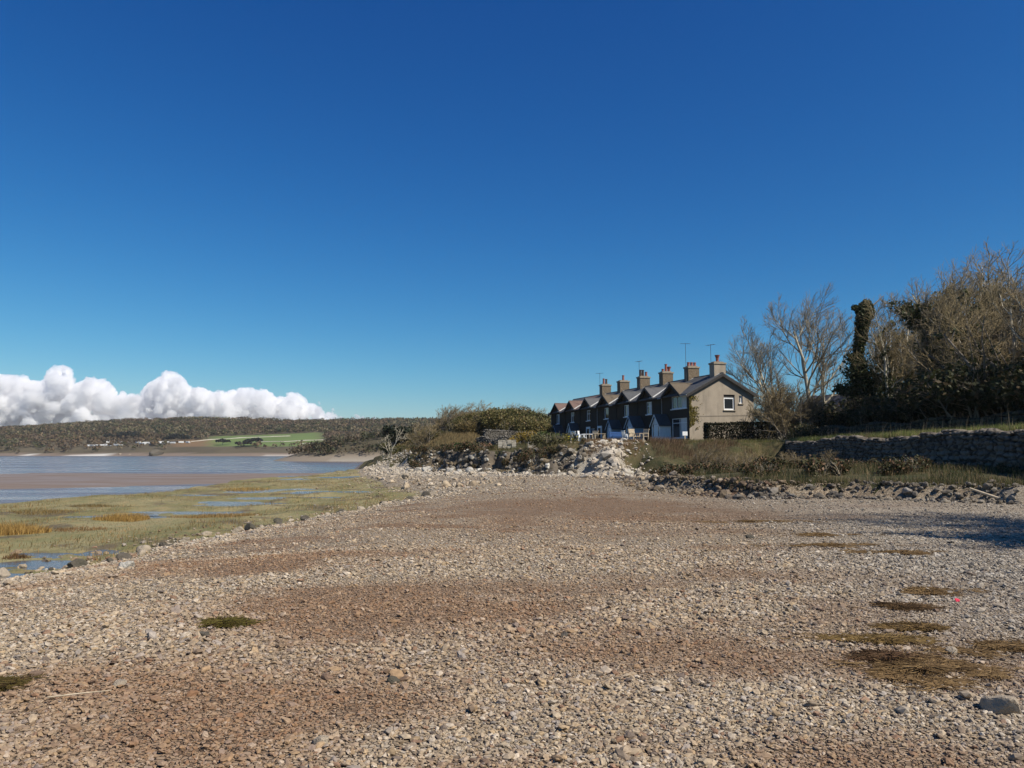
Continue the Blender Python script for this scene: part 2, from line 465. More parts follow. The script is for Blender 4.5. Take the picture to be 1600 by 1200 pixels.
h = t.math('ADD', t.math('ADD', t.math('MULTIPLY', edge, .6), t.math('MULTIPLY', r, .5)), t.math('MULTIPLY', big, .4))
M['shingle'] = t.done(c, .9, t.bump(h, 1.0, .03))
# marsh
t = NT('salt_marsh_turf'); p = t.pos()
n1 = t.noise(t.scale(p, (1, .5, 1)), .35, 6, .62); n2 = t.noise(t.scale(p, (1, .4, 1)), 3.0, 5, .65)
c = t.mix(t.ramp(n1, [(.40, 0), (.60, 1)]), (.155, .15, .062), (.27, .235, .12))
c = t.mix(t.ramp(n2, [(.45, 0), (.68, .7)]), c, (.31, .22, .10))
c = t.mix(t.ramp(t.noise(t.scale(p, (.6, .45, 1)), .7, 6, .65), [(.54, 0), (.62, .85)]), c, (.11, .085, .055))
M['marsh'] = t.done(c, .9, t.bump(t.noise(p, 9, 5, .7), .8, .08))
# mud
t = NT('wet_mud'); p = t.pos()
n1 = t.noise(t.scale(p, (.35, 1, 1)), .25, 6, .6)
c = t.mix(t.ramp(n1, [(.35, 0), (.65, 1)]), (.165, .12, .085), (.215, .165, .125))
M['mud'] = t.done(c, t.ramp(n1, [(.4, .75), (.65, .45)]), t.bump(t.noise(t.scale(p, (.5, 1.3, 1)), 2.5, 5), .5, .05), Specular_IOR_Level=.4)
# turf
t = NT('rough_turf'); p = t.pos()
n1 = t.noise(p, .6, 6, .6)
c = t.mix(t.ramp(n1, [(.35, 0), (.65, 1)]), (.038, .045, .016), (.095, .078, .038))
c = t.mix(t.ramp(t.noise(p, 2.2, 5), [(.5, 0), (.7, .7)]), c, (.13, .09, .048))
M['turf'] = t.done(c, .95, t.bump(t.noise(p, 12, 5, .7), 1, .08))
# water
def watermat(name, base, rough, sc, bmp):
    t = NT(name); p = t.pos()
    n1 = t.noise(t.scale(p, (.45, 1, 1)), sc, 4, .6)
    n2 = t.noise(t.scale(p, (.03, .16, 1)), 1.0, 4, .55)
    rg = t.ramp(n2, [(.42, rough), (.62, rough * 2.4)])
    return t.done(base, rg, t.bump(n1, bmp, .05), Specular_IOR_Level=.5, IOR=1.33)
M['sea'] = watermat('tidal_water', (.13, .105, .09), .14, 1.6, .5)
M['pool'] = watermat('pool_water', (.10, .085, .065), .10, 5, .25)

white = sstep(-9, -3, Dg) * (X < 10) * sstep(44, 52, Y)
white = np.maximum(white, .35 * sstep(3, 6.5, X - .18 * Y) * (Y < 26))
def region(mask, name, mat, kind='structure', attrs=True):
    f = quads[mask]
    u, inv = np.unique(f, return_inverse=True)
    V = np.stack([X.ravel()[u], Y.ravel()[u], Zg.ravel()[u]], 1)
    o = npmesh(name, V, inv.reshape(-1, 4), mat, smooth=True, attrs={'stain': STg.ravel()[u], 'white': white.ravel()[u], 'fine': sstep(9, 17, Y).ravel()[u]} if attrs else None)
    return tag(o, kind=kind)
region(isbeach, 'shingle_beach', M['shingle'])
region(ismarsh, 'salt_marsh', M['marsh'], attrs=False)
region(ismud, 'mudflat', M['mud'], attrs=False)
region(isturf, 'rough_grassland', M['turf'], attrs=False)
region(iscliff, 'low_cliff', M['cliff'], attrs=False)

# sea: one sheet out to the far shore
tag(MB().poly([(-2400, -60, SEA), (-10, -60, SEA), (-10, 100, SEA), (60, 330, SEA), (60, 1200, SEA), (-2400, 1200, SEA)]).build('tidal_water', M['sea']), kind='structure')
# still pools in the marsh
for p in POOLS:
    m = MB(); aa = np.linspace(0, 2 * np.pi, 40, endpoint=False)
    m.poly([(p[0] + 1.7 * p[2] * math.cos(q), p[1] + 1.7 * p[3] * math.sin(q), p[4] - .035) for q in aa])
    tag(m.build('marsh_pool', M['pool']), kind='structure')
# line of surf along the marsh edge
vs, fs = [], []
ys = np.linspace(38, 56, 90)
ex = np.interp(ys, MX_Y, MX_X) + (fbm(np.interp(ys, MX_Y, MX_X) * .12 + 9, ys * .12, 3) - .5) * 7 - 2.3 + .3 * np.sin(ys * 1.7)
for k, (a, b) in enumerate(zip(ex, ys)):
    wd = .8 * (.35 + vnoise(b * 1.1, 3.3))
    zf = max(SEA, float(land(np.array([a - wd, a]), np.array([b, b])).max())) + .04
    vs += [(a - wd, b, zf), (a, b, zf + .01)]
    if k: fs.append((2 * k - 2, 2 * k, 2 * k + 1, 2 * k - 1))
M['foam'] = plain('sea_foam', (.8, .8, .78), .7, .12, 3, .3)
tag(npmesh('surf_foam', vs, np.array(fs), M['foam']), kind='stuff')

# ------------------------------------------------------------------ far country
def hill_h(x, y):
    ridge = 62 * np.interp(x, [-1500, -900, -700, -560, -380, -150, 300, 1500], [.5, .74, .97, 1.0, .90, .97, .84, .7])
    t = np.clip((y - 935 - 25 * np.sin(x * .006)) / 480, 0, 1)
    s = .06 * np.clip(t * 14, 0, 1) + .94 * np.where(t < .28, t / .28 * .36, .36 + (t - .28) / .72 * .64)
    h = SEA + ridge * s + 5 * (fbm(x * .006, y * .006, 4) - .5) * sstep(.1, .4, t) + 2.0 * (fbm(x * .03, y * .03, 3) - .5) * sstep(0, .05, t)
    return h - 12 * sstep(1430, 1800, y)
hx = np.arange(-1700, 1700, 14.0); hy = np.concatenate([np.arange(915, 1010, 7.0), np.arange(1010, 2000, 14.0)])
HX, HY = np.meshgrid(hx, hy); HZ = hill_h(HX, HY)
HZ[0] = SEA - 2
hi = np.arange(HX.size).reshape(HX.shape)
hq = np.stack([hi[:-1, :-1], hi[:-1, 1:], hi[1:, 1:], hi[1:, :-1]], -1).reshape(-1, 4)
# green pasture, brown rough pasture and pale strand are what grows or lies there
def pasture(x, y):
    u = 800 + FPX * x / y
    g = sstep(318, 345, u) * sstep(515, 490, u) * sstep(965, 975, y) * sstep(1125, 1105, y - (u - 400) * .35)
    return g * (fbm(x * .02, y * .02, 2) > .25)
def strand(x, y, z):
    u = 800 + FPX * x / y
    k = np.maximum(np.maximum(sstep(100, 112, u) * sstep(180, 165, u), sstep(40, 45, u) * sstep(58, 52, u)), sstep(395, 405, u) * sstep(490, 470, u))
    return k * (z < .2)
PG = pasture(HX, HY); SG = strand(HX, HY, HZ); UU = 800 + FPX * HX / HY
rockband = (HZ < 1.3) * 1.0
C = np.zeros((*HX.shape, 3)) + np.array([.085, .070, .042])
nz = fbm(HX * .05, HY * .05, 3)[..., None]
C = C * (.7 + .6 * nz)
C = C * (1 - rockband[..., None]) + rockband[..., None] * np.array([.17, .13, .10])
br = (sstep(262, 280, UU) * sstep(345, 325, UU) * sstep(968, 974, HY) * sstep(1050, 1030, HY))[..., None]
C = C * (1 - br) + br * np.array([.16, .10, .05])
C = C * (1 - PG[..., None]) + PG[..., None] * (np.array([.11, .155, .045]) * (.8 + .4 * nz))
C = C * (1 - SG[..., None]) + SG[..., None] * np.array([.5, .47, .42])
M['far_land'] = colmat('far_land', .95)
tag(npmesh('far_hillside', np.stack([HX, HY, HZ], -1).reshape(-1, 3), hq, M['far_land'], col=C.reshape(-1, 3), smooth=True), kind='structure')
# middle headland and the country behind the cottages
def mid_h(x, y):
    e = 1 - np.maximum(np.abs((x - 40) / 128.0), 0) ** 2
    s = np.clip((x + 96 + 14 * np.sin(y * .02) + .10 * (y - 350)) / 60, 0, 1)
    f = np.clip((y - 322 - .10 * (x + 80)) / 26, 0, 1)
    return SEA - .6 + 13.0 * (s ** .7) * f ** .6 + 2.0 * (fbm(x * .04, y * .04, 3) - .5) * s * f
ax_ = np.arange(-110, 420, 4.0); ay_ = np.arange(316, 920, 6.0)
AX, AY = np.meshgrid(ax_, ay_); AZ = mid_h(AX, AY)
ai = np.arange(AX.size).reshape(AX.shape)
aq = np.stack([ai[:-1, :-1], ai[:-1, 1:], ai[1:, 1:], ai[1:, :-1]], -1).reshape(-1, 4)
AC = np.where((AZ < .9)[..., None], np.array([.20, .165, .125]), np.array([.07, .06, .035]))
AC = np.where(((AZ < -1.0) & (AX > -78))[..., None], np.array([.30, .27, .22]), AC)
tag(npmesh('wooded_headland', np.stack([AX, AY, AZ], -1).reshape(-1, 3), aq, M['far_land'], col=AC.reshape(-1, 3), smooth=True), kind='structure')
tag(MB().poly([(60, 300, 2.0), (2400, 300, 2.0), (2400, 1200, 2.0), (60, 1200, 2.0)]).poly([(258, -200, 2.2), (2400, -200, 2.2), (2400, 300, 2.2), (258, 300, 2.2)]).poly([(-14, -200, -.4), (258, -200, 2.2), (258, -19, 2.2), (-14, -19, -.4)]).build('inland_fields', M['turf']), kind='structure')
# ------------------------------------------------------------------ plant builders
def tubes(P, R, sides):
    """P (m,n,3), R (m,n): m tapering tubes -> V, F"""
    m, n, _ = P.shape
    T = np.gradient(P, axis=1); T /= np.linalg.norm(T, axis=2, keepdims=True) + 1e-9
    ref = np.where(np.abs(T[..., 2:3]) < .9, np.array([0, 0, 1.0]), np.array([1.0, 0, 0]))
    U = np.cross(T, ref); U /= np.linalg.norm(U, axis=2, keepdims=True) + 1e-9
    W = np.cross(T, U)
    a = np.arange(sides) * 2 * np.pi / sides
    V = P[:, :, None, :] + R[:, :, None, None] * (np.cos(a)[None, None, :, None] * U[:, :, None, :] + np.sin(a)[None, None, :, None] * W[:, :, None, :])
    i = np.arange(m * n * sides).reshape(m, n, sides)
    A = i[:, :-1, :]; B = np.roll(A, -1, 2); D = i[:, 1:, :]; E = np.roll(D, -1, 2)
    return V.reshape(-1, 3), np.stack([A, B, E, D], -1).reshape(-1, 4)

def merge(parts):
    V, F, o = [], [], 0
    for v, f in parts:
        V.append(v); F.append(f + o); o += len(v)
    return np.concatenate(V), np.concatenate(F)

def unit(v): return v / (np.linalg.norm(v, axis=-1, keepdims=True) + 1e-9)

def walk(rng, start, dirs, length, r0, r1, n, wind, up, wob):
    m = len(start); P = np.zeros((m, n, 3)); P[:, 0] = start
    d = unit(np.asarray(dirs, float)); st = (np.asarray(length) / (n - 1))[:, None]
    for k in range(1, n):
        d = unit(d + rng.randn(m, 3) * wob + np.asarray(wind) * (.8 / n) + np.array([0, 0, up]) / n)
        P[:, k] = P[:, k - 1] + d * st
    s = np.linspace(0, 1, n)[None]
    R = np.asarray(r0)[:, None] * (1 - s) + np.asarray(r1)[:, None] * s
    return P, R

def sprout(rng, P, R, L, k, tmin, tmax, ang, ratio, n, wind, up, wob, rmin, rr=.6, taper=.35):
    m, pn, _ = P.shape
    i = np.repeat(np.arange(m), k); q = len(i)
    tt = (tmin + (tmax - tmin) * (np.tile(np.arange(k), m) + rng.rand(q)) / k) * (pn - 1)
    j = np.clip(tt.astype(int), 0, pn - 2); f = (tt - j)[:, None]
    S = P[i, j] * (1 - f) + P[i, j + 1] * f
    rad = R[i, j] * (1 - f[:, 0]) + R[i, j + 1] * f[:, 0]
    T = unit(P[i, j + 1] - P[i, j])
    rnd = rng.randn(q, 3); perp = unit(rnd - (rnd * T).sum(1, keepdims=True) * T)
    a = np.radians(ang + rng.randn(q) * 12)[:, None]
    D = T * np.cos(a) + perp * np.sin(a)
    ln = np.asarray(L)[i] * ratio * (.65 + .7 * rng.rand(q)) * (1.15 - .55 * tt / (pn - 1))
    r0 = np.maximum(rad * rr, rmin)
    P2, R2 = walk(rng, S, D, ln, r0, np.maximum(r0 * taper, rmin * .7), n, wind, up, wob)
    return P2, R2, ln

def bare_tree(seed, stems, wind=(.5, .15, 0), k=(7, 7, 6), twig=.011, up=.35, spread=42, wob=.13, rmin=.02, fine=0.0):
    """stems: list of (start, direction, length, radius).  Returns trunk (V,F), crown (V,F) and limb points for ivy"""
    rng = np.random.RandomState(seed)
    st = np.array([s[0] for s in stems], float); di = np.array([s[1] for s in stems], float)
    ln = np.array([s[2] for s in stems], float); r0 = np.array([s[3] for s in stems], float)
    P0, R0 = walk(rng, st, di, ln, r0, r0 * .32, 9, wind, up * .4, wob * .8)
    P1, R1, L1 = sprout(rng, P0, R0, ln, k[0], .28, 1.0, spread, .55, 7, wind, up, wob, .03, .6)
    P2, R2, L2 = sprout(rng, P1, R1, L1, k[1], .2, 1.0, spread, .52, 6, wind, up, wob, rmin, .6)
    P3, R3, L3 = sprout(rng, P2, R2, L2, k[2], .15, 1.0, spread - 4, .55, 4, wind, up, wob * 1.2, twig, .6, .6)
    tr = merge([tubes(P0, R0, 8), tubes(P1, R1, 5)])
    cr = [tubes(P2, R2, 4), tubes(P3, R3, 3)]
    if fine > 0:
        P4, R4, L4 = sprout(rng, P3, R3, L3, int(fine), .2, 1.0, spread - 6, .6, 3, wind, up, wob, twig * .85, .7, .7)
        cr.append(tubes(P4, R4, 3))
    return tr, merge(cr), (P0, P1, P2)

def leaf_quads(rng, pos, size, colors, flat=0.0):
    n = len(pos)
    a = unit(rng.randn(n, 3)); b = unit(np.cross(a, unit(rng.randn(n, 3))))
    if flat: a[:, 2] *= 1 - flat; b[:, 2] *= 1 - flat
    s = (size * (.6 + .8 * rng.rand(n)))[:, None]
    a = a * s; b = b * s * .62
    V = np.stack([pos - a, pos + b, pos + a, pos - b], 1).reshape(-1, 3)
    F = np.arange(n * 4).reshape(n, 4)
    C = np.repeat(colors, 4, 0)
    return V, F, C

def tones(rng, n, a, b, c=None, pc=.15):
    t = rng.rand(n, 1); C = np.array(a) * (1 - t) + np.array(b) * t
    if c is not None:
        m = rng.rand(n) < pc; C[m] = np.array(c) * (.7 + .6 * rng.rand(m.sum(), 1))
    return C

def blades(rng, base, height, width, lean, colors, wind=(.3, 0, 0)):
    """one bent blade of two quads per base point"""
    n = len(base)
    az = rng.rand(n) * 2 * np.pi
    sidev = np.stack([np.cos(az), np.sin(az), np.zeros(n)], 1) * np.asarray(width).reshape(-1, 1) * .5
    az2 = rng.rand(n) * 2 * np.pi
    out = np.stack([np.cos(az2), np.sin(az2), np.zeros(n)], 1) * (np.asarray(lean) * rng.rand(n)).reshape(-1, 1) + np.asarray(wind)
    h = np.asarray(height).reshape(-1, 1)
    up = np.array([[0, 0, 1.0]])
    mid = base + up * h * .55 + out * h * .25
    tip = base + up * h * (1 - .25 * np.linalg.norm(out, axis=1, keepdims=True)) + out * h * .85
    V = np.stack([base - sidev, base + sidev, mid + sidev * .7, mid - sidev * .7, tip], 1).reshape(-1, 3)
    i = np.arange(n)[:, None] * 5
    q = i + np.array([[0, 1, 2, 3]]); tr = i + np.array([[3, 2, 4]])
    return V, [q, tr], np.repeat(colors, 5, 0)

def on_land(pts2): return np.column_stack([pts2, land(pts2[:, 0], pts2[:, 1])])

# ------------------------------------------------------------------ rocks
def rock_mesh(seed, sub=2, rough=.35, flat=.7):
    import bmesh
    bm = bmesh.new(); bmesh.ops.create_icosphere(bm, subdivisions=sub, radius=1.0)
    rng = np.random.RandomState(seed)
    V = np.array([v.co[:] for v in bm.verts]); F = np.array([[v.index for v in f.verts] for f in bm.faces]); bm.free()
    for _ in range(9):                                    # cut facets off the ball
        d = unit(rng.randn(3)); c = .55 + .35 * rng.rand()
        h = V @ d; V = V - np.where(h > c, (h - c), 0)[:, None] * d * .92
    V *= (1 + rough * (.5 * vnoise(V[:, 0] * 2.2 + seed, V[:, 1] * 2.2 + V[:, 2] * 1.7 + 50) - .25))[:, None]
    V *= np.array([1, .62 + .3 * rng.rand(), flat * (.75 + .4 * rng.rand())])
    return V, F
ROCKS = []
def rock_proto(mat):
    out = []
    for k in range(5):
        V, F = rock_mesh(40 + k, 3)
        me = bpy.data.meshes.new('boulder'); me.from_pydata(V.tolist(), [], F.tolist()); me.update(); me.materials.append(M[mat]); out.append(me)
    return out
PROTO = {m: rock_proto(m) for m in ('limestone', 'weed_rock', 'tan_rock')}
def boulder(x, y, s, mat, label, group, rng, name='boulder', dz=.25, z=None):
    o = bpy.data.objects.new(name, PROTO[mat][rng.randint(5)])
    sc = s * (.85 + .3 * rng.rand())
    o.scale = (sc, sc, sc); o.rotation_euler = (rng.randn() * .25, rng.randn() * .25, rng.rand() * 6.28)
    o.location = (x, y, (zat(x, y) if z is None else z) + sc * dz)
    link(o); return tag(o, label, 'rock', group)

# ------------------------------------------------------------------ loose shingle: far too many stones to count
def shingle_nodes(name, mat, protos=8):
    ng = bpy.data.node_groups.new(name, 'GeometryNodeTree')
    ng.interface.new_socket('Geometry', in_out='INPUT', socket_type='NodeSocketGeometry')
    ng.interface.new_socket('Geometry', in_out='OUTPUT', socket_type='NodeSocketGeometry')
    N = ng.nodes.new; L = ng.links.new
    gi = N('NodeGroupInput'); go = N('NodeGroupOutput')
    join = N('GeometryNodeGeometryToInstance')
    for k in range(protos):
        ic = N('GeometryNodeMeshIcoSphere'); ic.inputs['Radius'].default_value = 1.0; ic.inputs['Subdivisions'].default_value = 1 if k % 2 else 2
        sp = N('GeometryNodeSetPosition'); L(ic.outputs['Mesh'], sp.inputs['Geometry'])
        ps = N('GeometryNodeInputPosition')
        vo = N('ShaderNodeTexVoronoi'); vo.voronoi_dimensions = '4D'; vo.inputs['Scale'].default_value = 1.15; vo.inputs['W'].default_value = 3.7 * k
        L(ps.outputs[0], vo.inputs['Vector'])
        mr = N('ShaderNodeMapRange'); mr.inputs[1].default_value = .1; mr.inputs[2].default_value = .9; mr.inputs[3].default_value = 1.3; mr.inputs[4].default_value = .5
        L(vo.outputs['Distance'], mr.inputs[0])
        sc = N('ShaderNodeVectorMath'); sc.operation = 'SCALE'; L(ps.outputs[0], sc.inputs[0]); L(mr.outputs[0], sc.inputs['Scale'])
        L(sc.outputs[0], sp.inputs['Position'])
        sm = N('GeometryNodeSetMaterial'); sm.inputs['Material'].default_value = mat; L(sp.outputs[0], sm.inputs['Geometry'])
        ss = N('GeometryNodeSetShadeSmooth'); ss.inputs['Shade Smooth'].default_value = False; L(sm.outputs[0], ss.inputs['Geometry'])
        L(ss.outputs[0], join.inputs[0])
    iop = N('GeometryNodeInstanceOnPoints'); iop.inputs['Pick Instance'].default_value = True
    L(gi.outputs[0], iop.inputs['Points']); L(join.outputs[0], iop.inputs['Instance'])
    for nm, dt, sock in (('pick', 'INT', 'Instance Index'), ('rot', 'FLOAT_VECTOR', 'Rotation'), ('size', 'FLOAT_VECTOR', 'Scale')):
        a = N('GeometryNodeInputNamedAttribute'); a.data_type = dt; a.inputs['Name'].default_value = nm
        out = a.outputs['Attribute']
        L(out, iop.inputs[sock])
    L(iop.outputs[0], go.inputs[0])
    return ng
t = NT('loose_stone')
a = t.attr('tone', 'INSTANCER').outputs['Color']
nv = t.noise(t.obj(), 2.2, 4, .6)
a = t.mix(1.0, a, t.ramp(nv, [(.3, .72), (.7, 1.2)]), 'MULTIPLY')
M['loose_stone'] = t.done(a, .9)
def stones(name, xy, size, tone, rng, sink=.15, flat=(.28, .68)):
    n = len(xy); P = on_land(xy)
    P[:, 2] += size * (.06 + .22 * rng.rand(n) ** 2)
    me = bpy.data.meshes.new(name); me.vertices.add(n); me.vertices.foreach_set('co', P.astype(np.float32).ravel())
    def put(k, typ, arr, f):
        at = me.attributes.new(k, typ, 'POINT'); at.data.foreach_set(f, np.ascontiguousarray(arr).ravel())
    put('pick', 'INT', rng.randint(0, 8, n).astype(np.int32), 'value')
    put('rot', 'FLOAT_VECTOR', np.column_stack([rng.randn(n) * .28, rng.randn(n) * .28, rng.rand(n) * 6.28]).astype(np.float32), 'vector')
    fl = flat[0] + (flat[1] - flat[0]) * rng.rand(n)
    put('size', 'FLOAT_VECTOR', np.column_stack([size * .5 * (1 + .35 * rng.rand(n)), size * .5 * (.62 + .35 * rng.rand(n)), size * .5 * fl]).astype(np.float32), 'vector')
    c4 = np.ones((n, 4), np.float32); c4[:, :3] = tone
    put('tone', 'FLOAT_COLOR', c4, 'color')
    o = bpy.data.objects.new(name, me); link(o)
    md = o.modifiers.new('scatter', 'NODES'); md.node_group = shingle_nodes(name, M['loose_stone'])
    return tag(o, kind='stuff')

def stone_tone(rng, x, y, wh=0.0):
    n = len(x)
    pal = np.array([[.38, .315, .205], [.31, .25, .16], [.44, .385, .28], [.25, .20, .135], [.35, .265, .15], [.30, .27, .215], [.13, .11, .085], [.24, .155, .095]])
    c = pal[rng.choice(len(pal), n, p=[.24, .2, .15, .12, .12, .08, .05, .04])] * (.74 + .48 * rng.rand(n, 1))
    s = stain(x, y)[:, None] * (.55 + .45 * rng.rand(n, 1))
    c = c * (1 - .82 * s) + .82 * s * np.array([.215, .118, .056])
    c = c * np.array([1.03, .995, 1.06])
    grey = (sstep(1.0, 4.5, x - .16 * y) * .6 * (y < 30))[:, None]
    c = c * (1 - grey) + grey * c.mean(1, keepdims=True) * np.array([1.10, 1.03, .90])
    w = np.asarray(wh).reshape(-1, 1) if np.ndim(wh) else wh
    return c * (1 - w) + w * np.array([.50, .45, .37]) * (.75 + .35 * rng.rand(n, 1))

rng = np.random.RandomState(11)
def ring(y0, y1, per_m2, med, sig, smin):
    w0 = .70 * y1 + 2.5
    n = int((y1 - y0) * 2 * w0 * per_m2)
    x = (rng.rand(n) * 2 - 1) * w0; y = y0 + (y1 - y0) * rng.rand(n)
    keep = (np.abs(x) < .70 * y + 2.5)
    x, y = x[keep], y[keep]
    bxx = np.interp(y, BX_Y, BX_X); dsx = sdist(x, y, SCARP)
    keep = (x > bxx - .3 - .8 * rng.rand(len(x)) ** 2) & (dsx < .5)
    x, y = x[keep], y[keep]
    s = np.clip(med * np.exp(rng.randn(len(x)) * sig), smin, .15)
    near = 1 + .55 * sstep(5, 1.0, x - np.interp(y, BX_Y, BX_X)) * (rng.rand(len(x)) < .4)
    st_ = stain(x, y); k_ = rng.rand(len(x)) > .16 * st_ * (y < 16) + .3 * sstep(.60, .72, fbm(x * 1.3 + 50, y * 1.3 + 9, 4)) * (y < 14)
    x, y, s, near, st_ = x[k_], y[k_], s[k_], near[k_], st_[k_]
    s = s * near * (1 - .30 * st_) * (1 + .25 * (fbm(x * .4, y * .4, 2) - .5) * 2)
    return x, y, s
RX, RY, RS = [], [], []
for a in ((2.2, 6, 2700, .0275, .46, .012), (6, 9, 1700, .028, .45, .015), (9, 14, 820, .031, .43, .02), (14, 22, 230, .038, .40, .026), (22, 34, 60, .045, .4, .035), (34, 56, 16, .08, .45, .05)):
    q = ring(*a); RX.append(q[0]); RY.append(q[1]); RS.append(q[2])
RX, RY, RS = map(np.concatenate, (RX, RY, RS))
edge_w = .45 * sstep(4.0, .5, RX - np.interp(RY, BX_Y, BX_X)) * (rng.rand(len(RX)) < .5)
stones('shingle_stones', np.column_stack([RX, RY]), RS, stone_tone(rng, RX, RY, edge_w), rng)
# pale rubble below the terrace, in the heap and round the headland
n = 30000
x = rng.rand(n) * 32 - 21; y = 44 + rng.rand(n) * 66
d = sdist(x, y, TERRACE); bxx = np.interp(y, BX_Y, BX_X)
heap = np.exp(-(((x - 7.2) / 1.7) ** 2 + ((y - 56) / 5) ** 2))
pr = sstep(-11, -1.5, d) * .55 + .9 * heap + .25 * sstep(8, 2, x - bxx)
keep = (d < -.2 - 1.2 * (x < 3)) & (d > -16) & (x < 10.2) & (x > bxx + .5) & (rng.rand(n) < pr)
x, y, d = x[keep], y[keep], d[keep]
s = np.clip(.17 * np.exp(rng.randn(len(x)) * .5), .08, .7) * (1 + .8 * np.exp(-(((x - 7.2) / 1.7) ** 2 + ((y - 56) / 5) ** 2)))
stones('limestone_rubble', np.column_stack([x, y]), s, stone_tone(rng, x, y, .6 * sstep(-13, -5, d)), rng, flat=(.5, .95))
# broken rock bedded in the low cliff
n = 34000
x = rng.rand(n) * 26 - 20; y = 58 + rng.rand(n) * 66
zz, d, dsx, bxx, mxx, wx, ox = land(x, y, True)
keep = (d < -.35) & (d > -2.6) & (x < 6.4) & (rng.rand(n) < .62); x, y = x[keep], y[keep]
ct = np.array([[.20, .18, .15], [.13, .11, .085], [.40, .37, .31], [.50, .47, .40], [.16, .125, .08], [.09, .08, .065]])[rng.choice(6, len(x), p=[.27, .27, .12, .06, .14, .14])] * (.75 + .5 * rng.rand(len(x), 1))
stones('cliff_rocks', np.column_stack([x, y]), np.clip(.33 * np.exp(rng.randn(len(x)) * .42), .15, .8) * (1 - .3 * sstep(92, 100, y)), ct, rng, flat=(.6, 1.1))
# grey broken rock along the scarp and the rough shore under the grass
n = 5000
tt = rng.rand(n); sp = np.array(SCARP[:8] , float)
seg = np.clip((tt * (len(sp) - 1)).astype(int), 0, len(sp) - 2); f = (tt * (len(sp) - 1) - seg)[:, None]
q = sp[seg] * (1 - f) + sp[seg + 1] * f + rng.randn(n, 2) * np.array([.55, .45]); q = q[(q[:, 0] < 10.5) | (rng.rand(n) < .25)]; n = len(q)
stones('scarp_rubble', q, np.clip(.14 * np.exp(rng.randn(n) * .45), .06, .5), stone_tone(rng, q[:, 0], q[:, 1]) * (.34 + .36 * rng.rand(n, 1)), rng, flat=(.5, .95))
# stones strewn over the marsh side
n = 1500
y = 12 + rng.rand(n) * 90; x = np.interp(y, BX_Y, BX_X) - np.abs(rng.randn(n)) * 1.3 * (1 + y / 60)
stones('marsh_edge_stones', np.column_stack([x, y]), np.clip(.10 * np.exp(rng.randn(n) * .4), .05, .3), stone_tone(rng, x, y) * .8, rng)

lab = {}
RNG = np.random.RandomState(3)
# larger rocks one can tell apart
for u, v, s, m, l in [(20, 882, .24, 'tan_rock', 'pale block of rock standing in the marsh pool'), (640, 773, .28, 'weed_rock', 'dark low rock at the tip of the marsh'),
                      (676, 770, .40, 'tan_rock', 'big rounded grey boulder alone where marsh meets shingle'), (667, 774, .3, 'weed_rock', 'black weedy rock pressed against the big rounded boulder'),
                      (1540, 1098, .13, 'tan_rock', 'large dark-sided stone in the shingle below the dry weed patches'), (208, 858, .15, 'limestone', 'upright pale slab on the shingle bank beside the marsh'),
                      (1168, 838, .10, 'weed_rock', 'small dark stone alone on the smooth shingle'), (620, 1052, .05, 'weed_rock', 'black stone with a deep shadow in the near shingle'),
                      (880, 982, .045, 'weed_rock', 'dark pebble cluster stone on brown shingle'), (330, 983, .05, 'weed_rock', 'dark round stone just below the green weed mat'),
                      (38, 1050, .06, 'tan_rock', 'flat pale stone lying on the mossy patch'), (205, 1058, .05, 'tan_rock', 'pale wedge-shaped stone on brown shingle'),
                      (512, 1140, .055, 'tan_rock', 'grey rounded cobble among pale shingle'), (1470, 1010, .06, 'tan_rock', 'pale flat stone beyond the straw wrack')]:
    x, y = G(u, v, -.75 if u < 60 and v < 900 else (-.55 if v < 800 and u < 700 else 0))
    boulder(x, y, s, m, l, None, RNG, 'shore_rock', .2)
for k in range(60):
    y = 15 + 29 * (k + RNG.rand()) / 60; x = np.interp(y, BX_Y, BX_X) + RNG.randn() * .5
    if abs(y - 41) < 2.5 and x > -5.5: continue
    boulder(x, y, .08 + .15 * RNG.rand() ** 2, ['weed_rock', 'tan_rock', 'tan_rock', 'weed_rock'][RNG.randint(4)], 'rock in the ragged line between salt marsh and shingle', 'rocks along the marsh edge', RNG, 'shore_rock', .2)
for k in range(26):
    while True:
        px, py = -13 + 14 * RNG.rand(), 64 + 26 * RNG.rand()
        dd = land(np.array([px]), np.array([py]), True)[1][0]
        if -4.2 < dd < -2.4: break
    boulder(px, py, .2 + .34 * RNG.rand() ** 1.5, 'limestone', 'white limestone boulder in the fall at the foot of the low cliff', 'boulders at the cliff foot', RNG, 'boulder', .3)
for k in range(26):
    x = 5.8 + 3.0 * RNG.rand(); y = 53 + 8 * RNG.rand()
    boulder(x, y, .13 + .17 * RNG.rand(), 'limestone', 'white block in the rubble heap below the cottages', 'blocks of the rubble heap', RNG, 'boulder', .3)
# ------------------------------------------------------------------ the cottage row
W, DEEP, EAVE, RIDGE = 5.54, 7.0, 4.75, 6.62
ROW_D = np.array([-.287, .958]); ROW_RZ = math.atan2(-.958, .287)
TAN = (RIDGE - EAVE) / (DEEP / 2)

